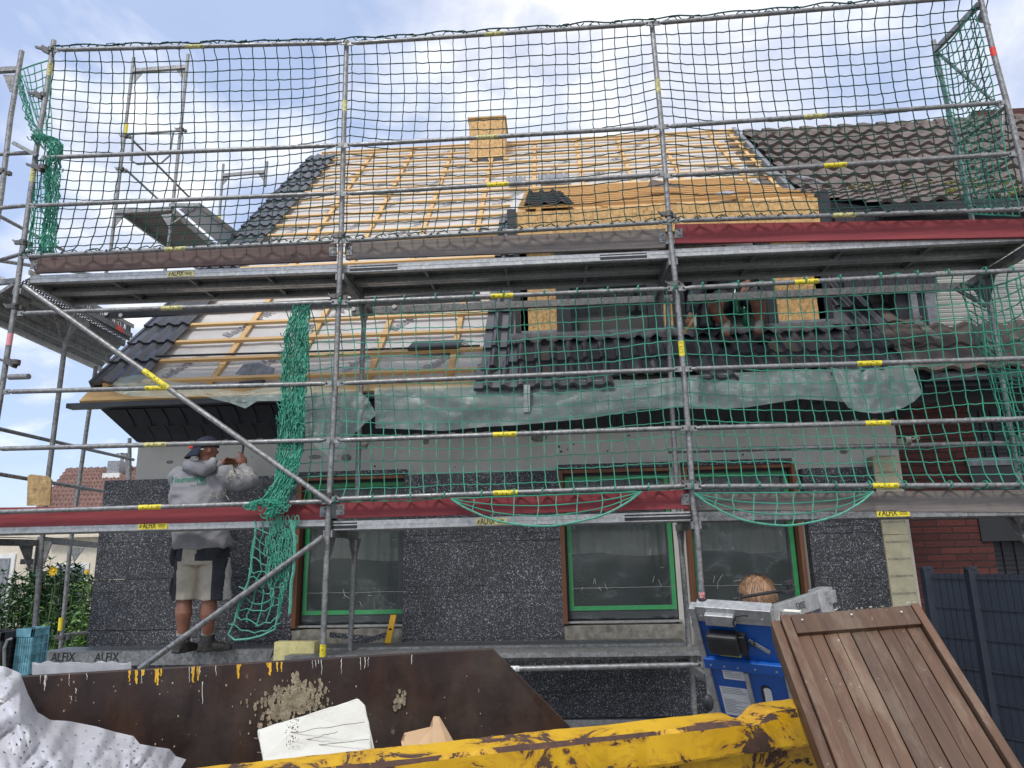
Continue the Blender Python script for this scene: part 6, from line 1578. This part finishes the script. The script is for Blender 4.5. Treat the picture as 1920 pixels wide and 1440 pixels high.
# --- roofer squatting at the dormer window, only legs and one arm in view
cY_ = 1.12
def c(u, v, dy=0): return at(u, v, cY_+dy)
p2_ = empty('person', V(c(1390, 660)), 'roofer in black clothes and grey socks crouching at the dormer behind the net', 'person')
b = MB()
ftL, ftR = c(1362, 640, -.02), c(1424, 636, -.02)
kL, kR = c(1340, 575, -.08), c(1421, 562, -.1); aL, aR = c(1362, 610, .02), c(1424, 605, .02)
limb(b, [c(1358, 560, .42), kL, c(1346, 592, -.0), aL, ftL+V((0, 0, .08))], [.1, .075, .066, .045, .045], 14); limb(b, [c(1400, 555, .42), kR, c(1423, 588, 0), aR, ftR+V((0, 0, .08))], [.1, .075, .066, .045, .045], 14)
pv = c(1380, 570, .45); ch2 = pv+V((-.1, -.05, .42)); nk = ch2+V((-.02, -.12, .15)); hc = nk+V((-.02, -.1, .15))
loft(b, [(pv-V((0, 0, .05)), .15, .12, (1, 0, 0), (0, 1, 0)), (pv+V((0, 0, .1)), .16, .12, (1, 0, 0), (0, 1, 0)), (ch2, .18, .13, (1, 0, 0), (0, 1, .3)), (ch2+V((0, -.04, .1)), .1, .09, (1, 0, 0), (0, 1, .3))]); limb(b, [ch2, nk], [.08, .055]); head(b, hc, (-.1, -.95, -.3), (0, -.25, .97), .1)
hw = c(1294, 596, -.1); el = c(1302, 556, .05)
limb(b, [ch2+V((-.2, 0, .06)), el, hw], [.06, .048, .03]); hand(b, hw, (-.05, -.3, -.9), (.2, -.3, -.1), (-.9, 0, 0), .7)
he = c(1395, 575, -.05); limb(b, [ch2+V((.2, 0, .06)), ch2+V((.24, -.15, -.2)), ch2+V((.14, -.32, -.32))], [.06, .048, .03]); hand(b, ch2+V((.14, -.32, -.32)), (-.3, -.5, -.6), (-.3, .2, -.5), (-.5, 0, .5), .9)
remesh(b.build('body', 'skin', p2_), .008, 2)
sh = MB(); loft(sh, [(pv-V((0, 0, .06)), .19, .15, (1, 0, 0), (0, 1, 0)), (pv+V((0, 0, .1)), .2, .15, (1, 0, 0), (0, 1, 0)), (ch2-V((0, 0, .1)), .2, .15, (1, 0, 0), (0, 1, .2)), (ch2+V((0, 0, .06)), .21, .14, (1, 0, 0), (0, 1, .3)), (ch2+V((0, -.04, .12)), .11, .1, (1, 0, 0), (0, 1, .3))])
limb(sh, [ch2+V((-.19, 0, .04)), el, el.lerp(hw, .75)], [.085, .075, .055]); limb(sh, [ch2+V((.19, 0, .04)), ch2+V((.24, -.15, -.2)), ch2+V((.17, -.27, -.28))], [.085, .075, .055])
remesh(sh.build('jacket', 'darkcloth', p2_), .013, 3, .01, 9)
ts = MB(); limb(ts, [pv+V((-.08, 0, 0)), c(1350, 562, .2), kL.lerp(c(1358, 560, .42), .25)], [.13, .11, .098]); limb(ts, [pv+V((.08, 0, 0)), c(1405, 557, .2), kR.lerp(c(1400, 555, .42), .25)], [.13, .11, .098])
loft(ts, [(c(1330, 560, .1), .07, .08, (1, 0, 0), (0, 1, 0)), (c(1322, 585, .12), .09, .08, (1, 0, 0), (0, 1, 0)), (c(1325, 615, .1), .1, .08, (1, 0, 0), (0, 1, 0))]); remesh(ts.build('trousers', 'darkcloth', p2_), .013, 3, .008, 9)
for a_, f__ in ((aL, ftL), (aR, ftR)): so_ = MB(); limb(so_, [a_+V((0, 0, .02)), f__+V((0, 0, .1))], [.046, .047]); so_.build('sock', 'sock', p2_, True)
for ft, d in ((ftL, (-.25, -.95, 0)), (ftR, (.15, -.97, 0))):
    bo = MB(); boot(bo, ft+V((0, .05, 0)), d, ft.z-.06); o = bo.build('boot', 'boot', p2_); remesh(o, .009, 2, .003, 20)
MB().ell(hc+V((0, .02, .03)), (.095, .105, .1), None, 16, 10).build('hair', 'beard', p2_, True); eyes(p2_, hc, (-.1, -.95, -.3), (0, -.25, .97), .1)
hm = MB().path([hw+V((.02, -.03, -.03)), hw+V((-.02, -.05, -.1)), c(1281, 625, -.12)], [.012, .012, .014], 8)
tag(hm.build('wooden_stick', 'batten', None, True), 'pale wooden stick in the hand of the crouching roofer', 'stick')
bt_ = MB()
for (u, v) in ((1380, 562), (1398, 590)):
    q = c(u, v, .2); bt_.path([q+V((0, 0, -.17)), q+V((0, 0, .05)), q+V((0, 0, .1)), q+V((0, 0, .14))], [.045, .045, .02, .015], 14)
M['glimmer'] = NT('green_bottle').done((.006, .05, .025), .05)  # upright rounded shapes added in place of a green window reflection
tag(bt_.build('window_glimmer', 'glimmer', None, True), 'shiny green shapes added for the window reflection between the knees of the crouching roofer', 'glimmer')

# --- blond man behind the cutting machine
gY = -1.25
def g_(u, v, dy=0): return at(u, v, gY+dy)
hc3 = g_(1418, 1118); p3_ = empty('person', V((hc3.x, gY, 0)), 'blond man standing bent behind the blue cutting machine, only his head showing', 'person')
hc3 = g_(1419, 1124); s3 = hc3.z
b = MB(); F3 = V((.2, -.72, -.66)).normalized(); U3 = V((.1, -.66, .72)); U3 = (U3-F3*U3.dot(F3)).normalized(); head(b, hc3, F3, U3, .112)
Wd = lambda x, y, z: V((hc3.x+x, hc3.y+y, z))
limb(b, [Wd(0, .13, s3-.24), Wd(0, .04, s3-.08)], [.065, .056]); loft(b, [(Wd(0, .2, s3-.82), .16, .12, (1, 0, 0), (0, 1, 0)), (Wd(0, .2, s3-.7), .16, .12, (1, 0, 0), (0, 1, 0)), (Wd(0, .16, s3-.42), .19, .12, (1, 0, 0), (0, 1, 0)), (Wd(0, .14, s3-.26), .15, .09, (1, 0, 0), (0, 1, 0))])
for s_ in (1, -1):
    limb(b, [Wd(.09*s_, .2, s3-.85), Wd(.1*s_, .17, .46), Wd(.1*s_, .22, .1)], [.1, .065, .045]); limb(b, [Wd(.2*s_, .14, s3-.3), Wd(.25*s_, .12, s3-.58), Wd(.2*s_, .02, s3-.8)], [.06, .048, .03]); hand(b, Wd(.2*s_, .02, s3-.8), (-.1*s_, -.3, -.9), (0, .9, -.2), (-s_, 0, 0), .8)
remesh(b.build('body', 'skin_pale', p3_), .0085, 2)
sh = MB(); loft(sh, [(Wd(0, .2, s3-.85), .2, .15, (1, 0, 0), (0, 1, 0)), (Wd(0, .18, s3-.5), .21, .145, (1, 0, 0), (0, 1, 0)), (Wd(0, .14, s3-.3), .19, .12, (1, 0, 0), (0, 1, 0)), (Wd(0, .12, s3-.22), .09, .08, (1, 0, 0), (0, 1, 0))])
for s_ in (1, -1): limb(sh, [Wd(.19*s_, .14, s3-.3), Wd(.25*s_, .12, s3-.58)], [.085, .065])
remesh(sh.build('shirt', 'darkcloth', p3_), .014, 3, .01, 8)
sh = MB()
for s_ in (1, -1): loft(sh, [(Wd(.06*s_, .2, s3-.8), .13, .13, (1, 0, 0), (0, 1, 0)), (Wd(.1*s_, .18, .5), .1, .1, (1, 0, 0), (0, 1, 0)), (Wd(.1*s_, .21, .12), .08, .08, (1, 0, 0), (0, 1, 0))])
remesh(sh.build('trousers', 'darkcloth', p3_), .014, 3, .01, 8)
for s_ in (1, -1): bo = MB(); boot(bo, Wd(.1*s_, .22, 0), (.1*s_, -1, 0), 0.005); remesh(bo.build('boot', 'boot', p3_), .01, 1)
sd3 = F3.cross(U3).normalized(); rot3 = Matrix((sd3, F3, U3)).transposed(); hr = MB(); hr.use('hair').ell(hc3+U3*.026-F3*.01, (.104, .118, .11), rot3, 24, 16); M['hair_light'] = basic('light_blond_hair', (.42, .25, .14), .5, var=.2, scale=30, bump=0); M['hair_deep'] = basic('dark_blond_hair', (.13, .07, .035), .6, var=.2, scale=30, bump=0)
for k in range(2600):
    a, e = R(0, 2*pi), R(.0, 1.45); q = V((.105*sin(e)*cos(a), .119*sin(e)*sin(a), .111*cos(e))); hr.use(('hair', 'hair_light', 'hair_deep', 'hair_light')[k % 4])
    if q.y > .075 and q.z < .045: continue
    q *= 1.05+.05*noise.noise(q*30); p = hc3+U3*.026-F3*.01+rot3 @ q; n = (rot3 @ q).normalized(); wv = noise.noise(q*14); d = (F3*.75+sd3*(q.x*4+.9*wv)+U3*.25*wv+V((R(-.12, .12), R(-.12, .12), R(-.12, .12)))); d = (d-n*d.dot(n)).normalized(); L_ = R(.05, .085); s = d.cross(n)*.0019
    hr.add([p+s, p-s, p+d*L_*.6-n*.002-s*.8, p+d*L_-n*.012, p+d*L_*.6-n*.002+s*.8], [(0, 1, 2, 4), (4, 2, 3)])
hr.build('hair', None, p3_, True); eyes(p3_, hc3, F3, U3, .112)

# ================================================================== sky, sun, render settings
SE, SR = radians(52), radians(205)
wd = bpy.data.worlds.new('World'); scene.world = wd; wd.use_nodes = True; t = wd.node_tree; bg = t.nodes['Background']
sky = t.nodes.new('ShaderNodeTexSky'); sky.sky_type = 'NISHITA'; sky.sun_disc = False; sky.sun_elevation = SE; sky.sun_rotation = SR; sky.air_density = 1; sky.dust_density = .6; sky.ozone_density = 1.5
tc = t.nodes.new('ShaderNodeTexCoord'); sp_ = t.nodes.new('ShaderNodeSeparateXYZ'); t.links.new(tc.outputs['Generated'], sp_.inputs[0])
def mt(op, a, b=0):
    m = t.nodes.new('ShaderNodeMath'); m.operation = op
    for i, q in enumerate((a, b)):
        if isinstance(q, bpy.types.NodeSocket): t.links.new(q, m.inputs[i])
        else: m.inputs[i].default_value = q
    return m.outputs[0]
zz_ = mt('MAXIMUM', sp_.outputs[2], .06); cx_ = t.nodes.new('ShaderNodeCombineXYZ'); t.links.new(mt('DIVIDE', sp_.outputs[0], mt('ADD', zz_, .25)), cx_.inputs[0]); t.links.new(mt('DIVIDE', sp_.outputs[1], mt('ADD', zz_, .25)), cx_.inputs[1])
def nz(scale, det, off, rough=.55, dist=.4):
    mp_ = t.nodes.new('ShaderNodeMapping'); mp_.inputs['Location'].default_value = off; t.links.new(cx_.outputs[0], mp_.inputs[0])
    n = t.nodes.new('ShaderNodeTexNoise'); n.inputs['Scale'].default_value = scale; n.inputs['Detail'].default_value = det; n.inputs['Roughness'].default_value = rough; n.inputs['Distortion'].default_value = dist; t.links.new(mp_.outputs[0], n.inputs[0]); return n.outputs[0]
def rp(f, *st):
    r = t.nodes.new('ShaderNodeValToRGB'); e = r.color_ramp.elements
    while len(e) < len(st): e.new(.5)
    for i, (p, c_) in enumerate(st): e[i].position = p; e[i].color = (*c_, 1) if hasattr(c_, '__len__') else (c_, c_, c_, 1)
    t.links.new(f, r.inputs[0]); return r.outputs[0]
def mx(f, a, b):
    m = t.nodes.new('ShaderNodeMix'); m.data_type = 'RGBA'
    for i, q in ((0, f), (6, a), (7, b)):
        if isinstance(q, bpy.types.NodeSocket): t.links.new(q, m.inputs[i])
        else: m.inputs[i].default_value = (*q, 1) if hasattr(q, '__len__') else q
    return m.outputs[2]
cover = rp(mt('ADD', nz(1.5, 6, (3.1, 1.7, 0)), mt('MULTIPLY', sp_.outputs[0], .22)), (.4, .06), (.55, 1))
ccol = rp(nz(2.6, 7, (7.2, 2.4, 0), .6), (.3, (.46, .51, .66)), (.44, (.68, .71, .81)), (.57, (1.03, 1.03, 1.04)))
sc10 = t.nodes.new('ShaderNodeVectorMath'); sc10.operation = 'SCALE'; sc10.inputs['Scale'].default_value = 9.3; t.links.new(ccol, sc10.inputs[0])
bl_ = t.nodes.new('ShaderNodeVectorMath'); bl_.operation = 'MULTIPLY_ADD'; t.links.new(sky.outputs[0], bl_.inputs[0]); bl_.inputs[1].default_value = (.5, .5, .5); bl_.inputs[2].default_value = (2.6, 3.2, 4.7)
t.links.new(mx(cover, bl_.outputs[0], sc10.outputs[0]), bg.inputs['Color']); bg.inputs['Strength'].default_value = .1
sl = bpy.data.lights.new('sun', 'SUN'); sl.energy = 1.8; sl.angle = radians(12); sl.color = (1, .96, .9)
so2 = bpy.data.objects.new('sun', sl); COL.objects.link(so2)
# the sun stands high behind the camera's right shoulder
sd_ = V((sin(SR)*cos(SE), cos(SR)*cos(SE), sin(SE))); so2.rotation_euler = sd_.to_track_quat('Z', 'Y').to_euler()
scene.view_settings.view_transform = 'Standard'; scene.view_settings.look = 'None'; scene.view_settings.exposure = .5; scene.view_settings.gamma = 1
scene.cycles.max_bounces = 6; scene.cycles.transparent_max_bounces = 12
